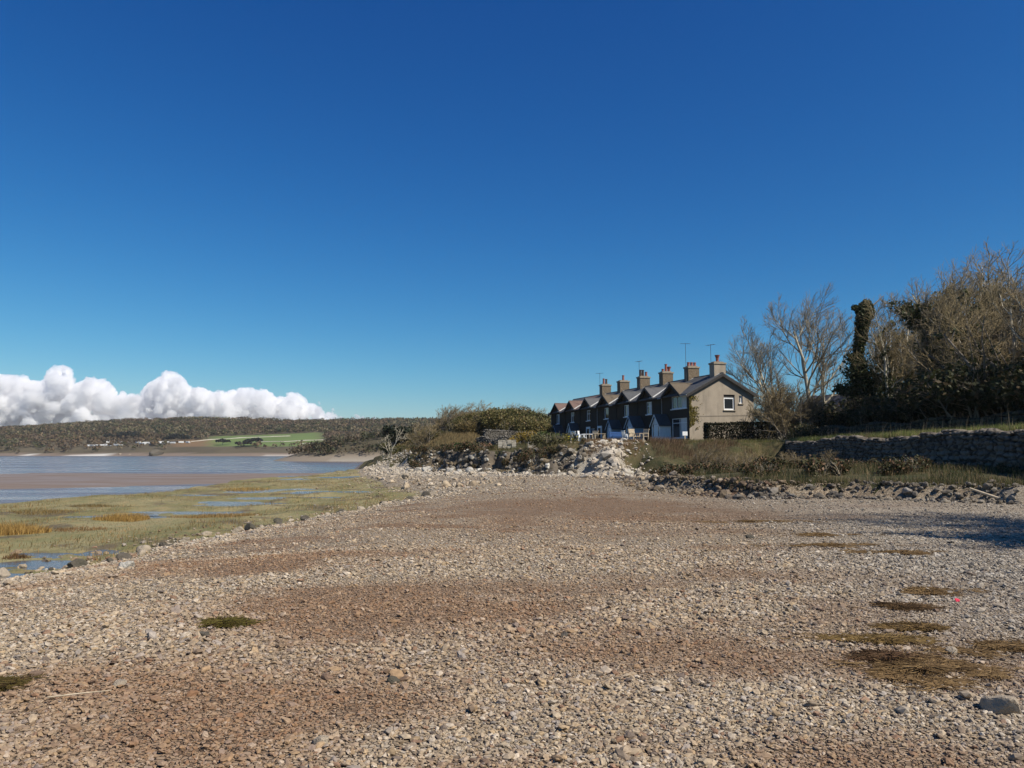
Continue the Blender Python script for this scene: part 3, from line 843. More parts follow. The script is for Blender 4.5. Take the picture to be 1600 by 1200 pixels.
def wall_panel(m, a0, a1, z0, z1, holes, fm, deep=.22):
    """flat wall face with real openings; fm maps (along, inward, up) to local space"""
    As = sorted({a0, a1, *[h[0] for h in holes], *[h[1] for h in holes]})
    Zs = sorted({z0, z1, *[h[2] for h in holes], *[h[3] for h in holes]})
    for p, q in zip(As, As[1:]):
        for r, s in zip(Zs, Zs[1:]):
            if not any(h[0] <= p and q <= h[1] and h[2] <= r and s <= h[3] for h in holes):
                m.poly([fm(p, 0, r), fm(q, 0, r), fm(q, 0, s), fm(p, 0, s)])
    for h in holes:
        a, b, c, d = h
        for e in (((a, c), (a, d)), ((a, d), (b, d)), ((b, d), (b, c)), ((b, c), (a, c))):
            (p, r), (q, s) = e
            m.poly([fm(p, 0, r), fm(q, 0, s), fm(q, deep, s), fm(p, deep, r)])
front = lambda a, b, c: (a, b, c)
gable = lambda a, b, c: (-b, a, c)

def fbox(m, fm, a0, a1, b0, b1, z0, z1):
    p = [fm(a, b, c) for a in (a0, a1) for b in (b0, b1) for c in (z0, z1)]
    x = [q[0] for q in p]; y = [q[1] for q in p]; z = [q[2] for q in p]
    m.box(min(x), max(x), min(y), max(y), min(z), max(z))

def window(parent, a0, a1, z0, z1, fm, mat, lights=2, blind=None, rail=None, sill='white_paint', inset=.06, bar=.075):
    m = MB(); d0, d1 = inset, inset + .08
    fbox(m, fm, a0, a0 + bar, d0, d1, z0, z1); fbox(m, fm, a1 - bar, a1, d0, d1, z0, z1)
    fbox(m, fm, a0 + bar, a1 - bar, d0, d1, z0, z0 + bar); fbox(m, fm, a0 + bar, a1 - bar, d0, d1, z1 - bar, z1)
    for k in range(1, lights):
        a = a0 + (a1 - a0) * k / lights
        fbox(m, fm, a - bar * .4, a + bar * .4, d0 + .005, d1 - .005, z0 + bar, z1 - bar)
    if rail: fbox(m, fm, a0 + bar, a1 - bar, d0 + .01, d1 - .01, rail - .03, rail + .03)
    w = m.build('window', M[mat], parent)
    g = MB(); fbox(g, fm, a0 + .03, a1 - .03, d1 - .03, d1 - .02, z0 + .03, z1 - .03); g.build('pane', M['glass'], w)
    if blind:
        b = MB(); fbox(b, fm, a0 + (a1 - a0) * blind[0], a0 + (a1 - a0) * blind[1], d1 - .035, d1 - .0305, z0 + (z1 - z0) * blind[2], z1 - bar); b.build('blind', M['blind'], w)
    if sill:
        s = MB(); fbox(s, fm, a0 - .08, a1 + .08, -.10, inset, z0 - .09, z0 - .003); s.build('sill', M[sill], w)
    return w

def slope(m, x0, x1, y0, z0, y1, z1, th=.10):
    m.prism([(x0, y0, z0), (x0, y1, z1), (x0, y1, z1 + th), (x0, y0, z0 + th)], (x1 - x0, 0, 0))

POTS = {0: [(0, .34, 'pot', 1)], 1: [(-.36, .38, 'pot', 0), (0, .38, 'pot', 0), (.36, .38, 'pot', 0)], 2: [(-.38, .26, 'pot', 0), (0, .8, 'pot', 0), (.36, .2, 'pot', 1)],
        3: [(-.36, .72, 'dark_pot', 0), (-.05, .72, 'dark_pot', 0), (.36, .5, 'pot', 0)], 4: [(0, .62, 'pot', 0)], 5: [(-.2, .72, 'pot', 0), (.16, .66, 'dark_pot', 0)]}
DORMER_TILE = ['brown_tile', 'grey_slate', 'slate', 'brown_tile', 'grey_slate', 'red_tile', 'red_tile']
ROOF_TILE = ['slate', 'slate', 'slate', 'slate', 'slate', 'red_tile', 'slate']
LABELS = ['end cottage with bare beige rendered gable wall and wide white windows', 'cottage joined to the end cottage, with blue-white gabled porch', 'third cottage from the beige gable, with narrow white gabled porch',
          'middle cottage of the terrace with brown tiled dormer and single-pot chimney', 'cottage with white glazed front door flush with its dark wall', 'second farthest cottage with reddish tiled dormer and dark porch', 'farthest cottage of the terrace beside the low shed']
def aerial(parent, x, y, z0, h, ang, n=4):
    m = MB(); m.bar((x, y, z0), (x, y, z0 + h), .022, 5)
    ca, sa = math.cos(ang), math.sin(ang); z = z0 + h - .05
    m.bar((x - .5 * ca, y - .5 * sa, z), (x + .5 * ca, y + .5 * sa, z), .018, 4)
    for k in range(n):
        c = -.48 + .96 * k / (n - 1); l = .26 - .03 * k
        m.bar((x + c * ca - l * sa, y + c * sa + l * ca, z + .02), (x + c * ca + l * sa, y + c * sa - l * ca, z + .02), .012, 4)
    m.build('aerial', M['metal'], parent)

def porch(parent, xc, w, depth, eave, peak, mat, glazed=True):
    h = w / 2; m = MB()
    # front gable frame with door gap filled by separate door, side walls
    for s in (-1, 1):
        m.box(xc + s * h - .05, xc + s * h + .05, -depth, -.01, 0, eave)
        m.box(*sorted((xc + s * (h - .05), xc + s * .40)), -depth + .02, -depth + .08, 0, .75)
        m.box(*sorted((xc + s * (h - .05), xc + s * (h - .13))), -depth + .02, -depth + .08, .75, eave)
        m.box(*sorted((xc + s * .40, xc + s * .47)), -depth + .02, -depth + .08, .75, eave)
    m.prism([(xc - h - .05, -depth + .01, eave), (xc + h + .05, -depth + .01, eave), (xc, -depth + .01, peak)], (0, .08, 0))
    p = m.build('porch', M[mat], parent)
    for s in (-1, 1): MB().box(*sorted((xc + s * .46, xc + s * (h - .12))), -depth + .04, -depth + .05, .76, eave - .02).build('pane', M['glass'], p)
    MB().box(xc - h - .062, xc - h - .052, -depth + .15, -.12, .8, eave - .12).build('pane', M['glass'], p)
    d = MB(); d.box(xc - .39, xc + .39, -depth + .03, -depth + .075, .02, eave - .03)
    for k in (-1, 1): d.box(*sorted((xc + k * .07, xc + k * .30)), -depth + .022, -depth + .03, .9, eave - .2)
    d.build('door', M['white_paint'], p)
    r = MB(); k = (peak - eave) / (h + .05)
    for s in (-1, 1):
        r.prism([(xc, -depth - .15, peak + .02), (xc + s * (h + .22), -depth - .15, eave - .22 * k + .02), (xc + s * (h + .22), -depth - .15, eave - .22 * k + .10), (xc, -depth - .15, peak + .11)], (0, depth + .14, 0))
    r.build('porch_roof', M['slate'], p)
    b = MB()
    for s in (-1, 1):
        b.prism([(xc, -depth - .19, peak - .06), (xc + s * (h + .22), -depth - .19, eave - .22 * k - .06), (xc + s * (h + .22), -depth - .19, eave - .22 * k + .06), (xc, -depth - .19, peak + .07)], (0, .03, 0))
    b.build('bargeboard', M[mat], p)

def cottage(i):
    org = np.array([16.67, 74.0]) + ROW_D * W * i
    root = empty('cottage', (org[0], org[1], 2.5), ROW_RZ)
    tag(root, LABELS[i], 'cottage', 'terraced cottages in one row')
    e = .001 * 1
    fw, gw = [], []
    if i == 0:
        up = (-3.45, -.45, 3.38, 4.6); fw += [up, (-3.45, -.45, .55, 2.45)]; gw = [(3.72, 4.92, 3.2, 4.68), (5.38, 5.80, 3.85, 4.62)]
    else:
        c = -W * .5; up = (c - .62, c + .62, 3.12, 4.42); fw.append(up)
        if i in (1, 2, 3, 4): fw.append((-W * .42, -W * .42 + 1.5, .75, 2.1))
    m = MB(); wall_panel(m, -W + e, -e, -.4, EAVE, fw, front)
    xc = -W * .53
    m.poly([(xc - 1.62, 0, EAVE), (xc + 1.62, 0, EAVE), (xc, 0, 5.72)])
    m.poly([(-e, DEEP, -.4), (-W + e, DEEP, -.4), (-W + e, DEEP, EAVE), (-e, DEEP, EAVE)])
    Zs = sorted({-.4, EAVE, *[h[2] for h in fw], *[h[3] for h in fw]})
    for xx in ((-W + e,) if i == 0 else (-W + e, -e) if i < 6 else (-e,)):
        m.poly([(xx, 0, z) for z in Zs] + [(xx, DEEP, EAVE), (xx, DEEP, -.4)])
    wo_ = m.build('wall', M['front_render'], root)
    import bmesh
    bm = bmesh.new(); bm.from_mesh(wo_.data); bmesh.ops.remove_doubles(bm, verts=bm.verts, dist=.0004); bm.to_mesh(wo_.data); bm.free()
    for end, xx in ((i == 0, 0.0), (i == 6, -W)):
        if end:
            m = MB(); fm = gable if xx == 0 else (lambda a, b, c: (-W + b, a, c))
            wall_panel(m, 0, DEEP, -.4, EAVE, gw if xx == 0 else [], fm)
            m.poly([fm(0, 0, EAVE), fm(DEEP, 0, EAVE), fm(DEEP / 2, 0, RIDGE)])
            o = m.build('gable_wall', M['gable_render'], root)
            if xx == 0: tag(o, 'sunlit beige pebbledash gable wall')
    # roof
    ov, vg = .38, .32
    x1 = vg if i == 0 else -.002; x0 = -W - (vg if i == 6 else 0) + .002
    m = MB()
    slope(m, x0, x1, -ov, EAVE - ov * TAN + .03, DEEP / 2, RIDGE + .03)
    slope(m, x0, x1, DEEP + ov, EAVE - ov * TAN + .03, DEEP / 2 , RIDGE + .03)
    m.bar((x0, DEEP / 2, RIDGE + .10), (x1, DEEP / 2, RIDGE + .10), .09, 8)
    roof = m.build('roof', M[ROOF_TILE[i]], root)
    if i in (0, 6):
        b = MB(); xx = vg - .03 if i == 0 else -W - vg - .005
        for y0, y1 in ((-ov - .03, DEEP / 2), (DEEP + ov + .03, DEEP / 2)):
            z0 = EAVE - ov * TAN; b.prism([(xx, y0, z0 - .24), (xx, y1, RIDGE - .22), (xx, y1, RIDGE + .02), (xx, y0, z0 + .02)], (.04, 0, 0))
            y2, y3 = (y0, y0 + .5) if y0 < 0 else (y0 - .5, y0)
            # soffit boarding under the verge
            b.prism([(0.005 if i == 0 else -W - .005, y0, z0 - .03), (0.005 if i == 0 else -W - .005, y1, RIDGE - .03), (0.005 if i == 0 else -W - .005, y1, RIDGE - .005), (0.005 if i == 0 else -W - .005, y0, z0 - .005)], (vg - .04 if i == 0 else -vg + .01, 0, 0))
        b.build('bargeboard', M['dark_wood'], root)
    gm = M['dark_wood'] if i % 3 else M['lead']
    for ga, gb in ((x0, xc - 1.95), (xc + 1.95, x1)): MB().bar((ga, -ov - .05, EAVE - ov * TAN), (gb, -ov - .05, EAVE - ov * TAN), .05, 6).build('gutter', gm, root)
    MB().bar((-W + .18, -.07, 0), (-W + .18, -.07, EAVE - .1), .035, 6).build('drainpipe', gm, root)
    # dormer gable
    pk, ef = 5.86, 1.92; dz = (pk - 4.62) / ef; back = (pk - EAVE) / TAN
    m = MB()
    for s in (-1, 1):
        m.prism([(xc, -.42, pk), (xc + s * ef, -.42, 4.62), (xc + s * ef, -.42, 4.71), (xc, -.42, pk + .10)], (0, back + .5, 0))
    m.bar((xc, -.42, pk + .08), (xc, back + .05, pk + .08), .07, 6)
    d = m.build('dormer_roof', M[DORMER_TILE[i]], root)
    b = MB()
    for s in (-1, 1):
        b.prism([(xc, -.46, pk - .2), (xc + s * ef, -.46, 4.42), (xc + s * ef, -.46, 4.70), (xc, -.46, pk + .09)], (0, .035, 0))
    b.build('bargeboard', M['dark_wood'], d)
    if i:
        v = MB(); A = np.array([xc + ef * .98, -.42, 4.76]); B = np.array([xc + .1, back + .05, pk + .08])
        v.bar(A, B, .085, 4); v.bar(A + [0, -.02, -.02], A + [-.75, -.02, -.02], .07, 4); v.build('valley_flashing', M['lead'], d)
    # chimney
    if i in POTS:
        stone = 'chimney_stone' if i else 'front_render'
        cxx = -.62 if i == 0 else -.02
        a, bb, top = .44, .62, 7.78 if i == 0 else 7.9
        m = MB(); yc = DEEP / 2
        m.box(cxx - a, cxx + a, yc - bb, yc + bb, RIDGE - .75, top - .16)
        ch = m.build('chimney', M['gable_render'] if i == 0 else M['chimney_stone'], roof)
        c = MB(); c.box(cxx - a - .07, cxx + a + .07, yc - bb - .07, yc + bb + .07, top - .16, top)
        c.prism([(cxx - a, yc - bb, top), (cxx + a, yc - bb, top), (cxx + a - .2, yc - bb + .25, top + .14), (cxx - a + .2, yc - bb + .25, top + .14)], (0, .02, 0))
        c.box(cxx - a + .12, cxx + a - .12, yc - bb + .12, yc + bb - .12, top, top + .1)
        c.build('chimney_cap', M['cement'], roof)
        for (py, h, pm, cowl) in POTS[i]:
            p = MB(); p.bar((cxx, yc + py, top + .08), (cxx, yc + py, top + .1 + h), .15, 12, .12); p.bar((cxx, yc + py, top + .1 + h - .09), (cxx, yc + py, top + .1 + h), .155, 12)
            if cowl: p.bar((cxx, yc + py, top + .1 + h), (cxx, yc + py, top + .42 + h), .13, 12, .26)
            p.build('chimney_pot', M[pm], roof)
        f = MB(); f.bar((cxx + a + .02, yc - bb - .05, RIDGE - .75 + .42), (cxx + a + .02, yc + .05, RIDGE + .16), .06, 4); f.build('flashing', M['lead'], roof)
    if i == 0: aerial(root, -.95, 3.0, 7.0, 2.6, .3)
    if i == 1: aerial(root, .25, 2.7, 6.0, 4.3, 1.25)
    if i == 3: aerial(root, .35, 2.8, 6.5, 3.2, .2)
    if i == 5: aerial(root, .35, 2.6, 6.4, 3.0, 1.0)
    # windows, doors and porches
    if i == 0:
        window(root, -3.45, -.45, 3.38, 4.6, front, 'white_paint', 3, (.68, .97, 0.05)); window(root, -3.45, -.45, .55, 2.45, front, 'white_paint', 2, (.55, .97, .05), 2.0)
        window(root, 3.72, 4.92, 3.2, 4.42, gable, 'white_paint', 1, None, None, 'cement', .12, .14); window(root, 5.38, 5.80, 3.85, 4.62, gable, 'white_paint', 1, (.55, .9, .05), None, 'cement', .1, .08)
        l = MB(); l.box(-.14, -.10, 3.72, 4.92, 4.42, 4.68); l.build('window_top_panel', M['dark_wood'], root)  # dark panel filling the top of the opening above the frame
        l = MB(); l.box(.0, .14, 1.95, 2.2, 1.62, 1.9); l.build('wall_lamp', M['white_paint'], root)
        rv = np.random.RandomState(70); q = np.column_stack([.02 + .06 * rv.rand(1500), np.abs(rv.randn(1500)) * .45, 1.3 + 3.2 * rv.rand(1500)]); q = q[vnoise(q[:, 1] * 2.5, q[:, 2] * 1.6) > .48]
        lv = leaf_quads(rv, q, .06, tones(rv, len(q), (.16, .13, .03), (.30, .25, .07))); npmesh('creeper', lv[0], lv[1], M['leaf'], root, lv[2])
        l = MB(); l.bar((.05, .05, 2.05 + .5), (.05, 6.9, 2.75), .012, 4); l.build('cable', M['dark_wood'], root)
    else:
        a, b, z0, z1 = fw[0]; window(root, a, b, z0, z1, front, 'white_paint', 2 if i != 3 else 1, (.52, .95, .05) if i in (1, 2, 6) else None, z0 + .85 if i in (1, 4, 5) else None)
        if len(fw) > 1:
            a, b, z0, z1 = fw[1]; window(root, a, b, z0, z1, front, 'grey_paint', 3, None, None, 'cement')
    pp = {0: (-.80, 1.55, 1.25, 1.95, 2.85, 'white_paint'), 1: (-.86, 1.75, 1.3, 1.95, 2.95, 'grey_paint'), 2: (-.85, 1.35, 1.2, 1.95, 2.75, 'grey_paint'), 5: (-.16, 1.3, 1.1, 1.95, 2.85, 'white_paint'), 6: (-.2, 1.5, 1.1, 1.95, 2.75, 'grey_paint')}
    if i in pp:
        q = pp[i]; porch(root, W * q[0], *q[1:])
    if i in (3, 4):
        m = MB(); xd = -W * (.5 if i == 4 else .85); m.box(xd - .62, xd + .62, -.09, -.01, 0, 2.35)
        d = m.build('door', M['white_paint'], root); g = MB(); g.box(xd - .36, xd + .36, -.105, -.095, .1, 2.1); g.build('pane', M['glass'], d)
        if i == 3: d['label'] = 'plain white door'
for i in range(7): cottage(i)

# low shed at the far end, roofed outbuilding in the trees
def shed():
    r = empty('garden_shed', (5.1, 112.8, 2.5), ROW_RZ)
    tag(r, 'low dark flat-roofed shed with pale door beside the farthest cottage', 'shed')
    m = MB(); m.box(-3.0, 0, 0, 2.6, -.2, 1.95); m.build('wall', M['dark_wood'], r)
    m = MB(); m.prism([(-3.15, -.2, 1.95), (-3.15, 2.75, 2.2), (-3.15, 2.75, 2.3), (-3.15, -.2, 2.05)], (3.3, 0, 0)); m.build('roof', M['slate'], r)
    m = MB(); m.box(-2.5, -1.5, -.05, -.003, .0, 1.75); m.box(-2.42, -1.58, -.065, -.05, .1, 1.65); m.build('door', M['grey_paint'], r)
shed()
def outbuilding():
    r = empty('slate_outbuilding', (33.5, 80.5, 3.4), math.radians(20))
    tag(r, 'dark gabled outbuilding with slate roof half hidden among the bare trees', 'outbuilding')
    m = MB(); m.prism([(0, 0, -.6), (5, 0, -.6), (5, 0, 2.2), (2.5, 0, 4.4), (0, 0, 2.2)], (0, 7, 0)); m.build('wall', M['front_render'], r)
    m = MB()
    for s in (0, 1):
        x0 = -.3 if s == 0 else 5.3
        m.prism([(x0, -.3, 1.95), (2.5, -.3, 4.42), (2.5, -.3, 4.54), (x0, -.3, 2.07)], (0, 7.6, 0))
    m.build('roof', M['grey_slate'], r)
outbuilding()

# ------------------------------------------------------------------ dry-stone walls: each wall one thing, built stone on stone
STONE_V = []
for k in range(8):
    V, F = rock_mesh(100 + k, 2, .3, .9); V = V / np.abs(V).max(0); STONE_V.append((V, F))
def stone_wall(name, label, pts, zb, ht, thick, seed, mat='drystone', size=(.22, .5), course=.19, cat='wall', ragged=.07):
    rng = np.random.RandomState(seed); pts = np.array(pts, float)
    L = np.concatenate([[0], np.cumsum(np.linalg.norm(np.diff(pts, axis=0), axis=1))])
    at = lambda s: np.array([np.interp(s, L, pts[:, 0]), np.interp(s, L, pts[:, 1])])
    parts = []; core = MB()
    nseg = max(2, int(L[-1] / .8))
    for k in range(nseg):
        a = at(L[-1] * k / nseg); b = at(L[-1] * (k + 1) / nseg); t = (b - a) / np.linalg.norm(b - a); nrm = np.array([-t[1], t[0]])
        z = zb(*((a + b) / 2)); h = ht(L[-1] * (k + .5) / nseg) - .14; w = thick * .36
        core.prism([(*(a - nrm * w), z - .3), (*(a + nrm * w), z - .3), (*(a + nrm * w), z + h), (*(a - nrm * w), z + h)], (*(b - a), 0))
    for side in (-1, 1):
        c = 0; z = 0.0
        while z < 3.0:
            ch = course * (.8 + .5 * rng.rand()); s = -.1 * rng.rand(); any_ = False
            while s < L[-1]:
                w = rng.uniform(*size); p = at(min(s + w / 2, L[-1])); a = at(max(0, s)); b = at(min(L[-1], s + w + .01)); t = unit(b - a)
                if z + ch * .5 < ht(s) and np.isfinite(t).all() and np.linalg.norm(b - a) > 1e-4:
                    any_ = True
                    V, F = STONE_V[rng.randint(8)]
                    nrm = np.array([-t[1], t[0]]); sz = np.array([w * .54, thick * .27, ch * .60]) * (.9 + .25 * rng.rand(3))
                    Q = V * sz; Q = Q + (rng.rand(3) - .5) * np.array([.02, .06, .03])
                    tilt = rng.randn() * .09; Q[:, [0, 2]] = np.stack([Q[:, 0] * np.cos(tilt) - Q[:, 2] * np.sin(tilt), Q[:, 0] * np.sin(tilt) + Q[:, 2] * np.cos(tilt)], 1)
                    cen = p + nrm * side * thick * .27
                    R = np.column_stack([cen[0] + Q[:, 0] * t[0] + Q[:, 1] * nrm[0], cen[1] + Q[:, 0] * t[1] + Q[:, 1] * nrm[1], zb(*p) + z + ch / 2 + Q[:, 2]])
                    parts.append((R, F))
                s += w
            z += ch
            if not any_: break
    s = 0.0
    while s < L[-1] - .1:                                   # coping
        w = rng.uniform(.18, .42); p = at(s + w / 2); t = unit(at(min(L[-1], s + w)) - at(s)); nrm = np.array([-t[1], t[0]])
        if rng.rand() < .9:
            V, F = STONE_V[rng.randint(8)]; Q = V * np.array([w * .5, thick * .52, .09 + ragged * rng.rand()])
            R = np.column_stack([p[0] + Q[:, 0] * t[0] + Q[:, 1] * nrm[0], p[1] + Q[:, 0] * t[1] + Q[:, 1] * nrm[1], zb(*p) + ht(s) + .02 + Q[:, 2]]); parts.append((R, F))
        s += w
    V, F = merge(parts); cv = np.array(core.v); cf = np.array(core.f, dtype=object)
    o = npmesh(name, np.concatenate([V, cv]), [F, np.array([f for f in core.f if len(f) == 4]) + len(V)], M[mat])
    return tag(o, label, cat)
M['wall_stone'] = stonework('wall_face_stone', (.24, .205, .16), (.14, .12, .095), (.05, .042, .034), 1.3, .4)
LOWER = [(21.9, 64), (21.3, 52), (20.6, 40), (20.0, 31), (19.3, 22), (18.4, 14)]
stone_wall('lower_stone_wall', 'long rough dry-stone wall holding up the grassy field edge above the beach', LOWER, lambda x, y: .70 + .10 * math.sin(y * .4), lambda s: 1.72 + .05 * math.sin(s * .55) + .05 * math.sin(s * 2.1), .7, 1, 'wall_stone', (.22, .62), .21)
M['shaded_wall_stone'] = stonework('shaded_wall_stone', (.10, .095, .06), (.06, .06, .035), (.03, .028, .02), 1.3, .4)  # deep shade of the trees is put into this darker wall stone colour
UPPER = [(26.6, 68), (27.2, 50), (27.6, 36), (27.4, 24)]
stone_wall('upper_stone_wall', 'dark dry-stone wall between the shaded lane and the wood', UPPER, lambda x, y: 2.4, lambda s: 1.25 + .12 * math.sin(s * .8), .6, 2, 'shaded_wall_stone', (.25, .6), .22)
stone_wall('garden_stone_wall', 'curved stone garden wall below the scrub left of the cottages', [(-3.2, 93.6), (-1.9, 95.8), (-.9, 97.6), (.4, 98.2), (2.2, 98.0), (4.4, 99.6)], lambda x, y: 2.75, lambda s: 1.55 - .07 * max(0, s - 5), .6, 3, 'garden_stone')
stone_wall('lower_garden_wall', 'broken dark stone garden wall just under the curved garden wall', [(-4.0, 91), (-1.2, 88.5), (1.8, 88)], lambda x, y: 2.3, lambda s: .95 + .2 * math.sin(s * 2.0), .5, 4, 'garden_stone')
for (px, py, w, h, z, l) in [(-1.3, 73.3, 1.7, .85, 2.0, 'pale blockwork wall lit by the sun on the cliff edge'), (1.35, 68.0, .75, 1.25, 1.35, 'short pale upright block wall right of the sunlit blockwork'), (-.1, 70.5, 1.3, 1.0, .1, 'pale concrete slab wall at the foot of the cliff')]:
    m = MB(); n = max(2, int(w / .42))
    for r_ in range(max(2, int(h / .3))):
        zz = z + r_ * h / max(2, int(h / .3))
        for k in range(n):
            j = RNG.randn() * .02; m.box(px + k * w / n + .012, px + (k + 1) * w / n - .012, py + j, py + .4 + j, zz + .01, zz + h / max(2, int(h / .3)) - .008 + .05 * RNG.rand() * (zz + .31 > z + h))
    tag(m.build('block_wall', M['pale_block'], None, None), l, 'wall')

# ------------------------------------------------------------------ garden furniture and the sign
def garden_chair(x, y, rz, mat, label, s=1.0, name='garden_chair'):
    r = empty(name, (x, y, zat(x, y)), rz); r.scale = (s, s, s); tag(r, label, 'chair')
    m = MB()
    for k in range(5): m.box(-.26, .26, -.25 + k * .1, -.25 + k * .1 + .08, .42, .445)
    m.build('seat', M[mat], r)
    m = MB()
    for k in range(5): m.prism([(-.25 + k * .105, .25, .45), (-.25 + k * .105, .36, .95), (-.25 + k * .105, .39, .95), (-.25 + k * .105, .28, .45)], (.08, 0, 0))
    m.box(-.27, .27, .345, .40, .92, .99); m.build('backrest', M[mat], r)
    for sx in (-.27, .27):
        for sy in (-.24, .26): MB().box(sx - .03, sx + .03, sy - .03, sy + .03, 0, .66).build('leg', M[mat], r)
        MB().box(sx - .04, sx + .04, -.28, .30, .66, .69).build('armrest', M[mat], r)
def garden_table(x, y, rz, mat, label, w=1.1):
    r = empty('garden_table', (x, y, zat(x, y)), rz); tag(r, label, 'table')
    m = MB()
    for k in range(6): m.box(-w / 2, w / 2, -.36 + k * .12, -.36 + k * .12 + .105, .70, .735)
    m.build('tabletop', M[mat], r)
    for sx in (-1, 1):
        for sy in (-.3, .3): MB().box(sx * (w / 2 - .08) - .035, sx * (w / 2 - .08) + .035, sy - .035, sy + .035, 0, .70).build('leg', M[mat], r)
def bench(x, y, rz, mat, label, w=1.5):
    r = empty('garden_bench', (x, y, zat(x, y)), rz); tag(r, label, 'bench')
    m = MB()
    for k in range(4): m.box(-w / 2, w / 2, -.25 + k * .12, -.15 + k * .12, .42, .45)
    m.build('seat', M[mat], r)
    m = MB()
    for k in range(3): m.box(-w / 2, w / 2, .27, .30, .52 + k * .13, .62 + k * .13)
    m.build('backrest', M[mat], r)
    for sx in (-1, 1):
        for sy in (-.22, .28): MB().box(sx * (w / 2 - .06) - .03, sx * (w / 2 - .06) + .03, sy - .03, sy + .03, 0, .62 if sy < 0 else .92).build('leg', M[mat], r)
def fx(u, y): return (u - 800) / FPX * y
garden_chair(fx(899, 66), 66, 2.4, 'white_paint', 'leftmost white slatted chair of the set on the grass terrace')
garden_chair(fx(910, 65.2), 65.2, 1.2, 'white_paint', 'white slatted chair left of the white garden table')
garden_table(fx(919, 65.6), 65.6, .2, 'white_paint', 'white slatted garden table between white chairs')
garden_chair(fx(927, 65), 65, -.6, 'bleached_wood', 'cream chair seen end on beside the white table')
garden_table(fx(936, 64.6), 64.6, .1, 'bleached_wood', 'square cream wooden table right of the white chairs', .95)
bench(fx(966, 66), 66, .5, 'blue_paint', 'blue painted bench in front of the gabled porch')
garden_chair(fx(979, 65), 65, 2.0, 'white_paint', 'white chair right beside the blue bench')
garden_chair(fx(991, 64.4), 64.4, .5, 'bleached_wood', 'tall weathered wooden armchair left of its twin', 1.15)
garden_chair(fx(1004, 64.4), 64.4, -.9, 'bleached_wood', 'weathered wooden armchair turned away, right of its twin', 1.15)
r = empty('notice_sign', (fx(1069.5, 70), 70, zat(fx(1069.5, 70), 70)), .15); tag(r, 'white notice board on a short post before the end cottage', 'sign')
MB().box(-.05, .05, -.04, .04, -.2, .95).build('post', M['bleached_wood'], r)
MB().box(-.23, .23, -.07, -.045, .72, 1.08).build('board', M['white_paint'], r)
# ------------------------------------------------------------------ trees of the wood
def tree_thing(name, parts, loc, label, cat='tree', group=None, rz=0, s=(1, 1, 1)):
    r = empty(name, loc, rz); r.scale = s; tag(r, label, cat, group)
    for pn, V, F, mat, col in parts: npmesh(pn, V, F, M[mat], r, col, smooth=pn in ('trunk',))
    return r
def ivy_cloud(rng, P, n, rad, lo=0.0, hi=1.0):
    """leaf positions hugging the stems P (m,k,3)"""
    m, k, _ = P.shape; i = rng.randint(0, m, n); t = (lo + (hi - lo) * rng.rand(n)) * (k - 1); j = np.clip(t.astype(int), 0, k - 2); f = (t - j)[:, None]
    C = P[i, j] * (1 - f) + P[i, j + 1] * f
    clump = .55 + .9 * vnoise(C[:, 2] * 1.1 + i * 7, C[:, 0] * 1.5 + 3)
    d = unit(rng.randn(n, 3)); return C + d * (rad * clump * rng.rand(n) ** .4)[:, None]
IVY_A, IVY_B = (.030, .042, .014), (.075, .085, .032)

# bare many-stemmed tree at the end of the upper wall
tr, cr, (P0, P1, P2) = bare_tree(21, [((0, 0, 0), (-.95, -.1, .75), 7.6, .22), ((.2, .2, 0), (-.38, .1, 1), 9.2, .22), ((.5, 0, 0), (-.1, 0, 1), 10.4, .26), ((.7, .1, 0), (.30, .2, 1), 10.2, .22), ((.9, 0, 0), (.8, 0, .75), 8.6, .17)],
                                 wind=(.22, .05, 0), k=(8, 8, 8), twig=.010, up=.55, spread=36, fine=4)
x0, y0 = 30.4, 80.0
T1Z = zat(x0, y0) - .3
rv = np.random.RandomState(1); iv = ivy_cloud(rv, P0, 2600, .42, 0, .38); lv = leaf_quads(rv, iv, .13, tones(rv, len(iv), IVY_A, IVY_B))
tree_thing('bare_tree', [('trunk', *tr, 'pale_bark', None), ('crown', *cr, 'twig', None), ('ivy', lv[0], lv[1], 'leaf', lv[2])], (x0, y0, T1Z), 'bare many-stemmed tree standing against the sky right of the beige gable', 'tree', None, 0, (1.17, 1.17, 1.17))
# ivy-clad snag
rv = np.random.RandomState(2)
P = np.zeros((1, 9, 3)); P[0] = [(0, 0, -.3), (-.1, 0, 1.6), (-.45, 0, 3.2), (-.75, 0, 4.8), (-.72, 0, 6.3), (-.5, 0, 7.6), (-.25, 0, 8.7), (-.05, 0, 9.6), (.1, 0, 10.3)]
P[0] *= 1.04
R = np.linspace(.42, .16, 9)[None]
B = np.array([[(-.7, 0, 5.6), (-1.1, 0, 6.0), (-1.5, .1, 6.15)], [(.0, 0, 9.9), (.7, 0, 10.5), (1.6, 0, 11.3)], [(-.2, 0, 9.6), (-.7, 0, 10.2), (-.9, 0, 10.3)], [(-.2, 0, 2.4), (-1.4, .2, 3.2), (-2.7, .3, 3.5)]]) * 1.03
trv = merge([tubes(P, R, 8), tubes(B, np.array([[.12, .08, .03]] * 4), 5)])
iv = np.concatenate([ivy_cloud(rv, P, 9000, .66, 0, 1), ivy_cloud(rv, P, 3600, 1.25, 0, .42), ivy_cloud(rv, P, 1100, .75, .88, 1), ivy_cloud(rv, B[[0, 2]], 500, .32), ivy_cloud(rv, B[3:], 1300, .6)])
iv[:, 0] = np.where((iv[:, 2] < 5.5), iv[:, 0] + np.clip(5.5 - iv[:, 2], 0, 4) * .22 * rv.rand(len(iv)), iv[:, 0])
lv = leaf_quads(rv, iv, .13, tones(rv, len(iv), IVY_A, IVY_B, (.12, .115, .05), .08))
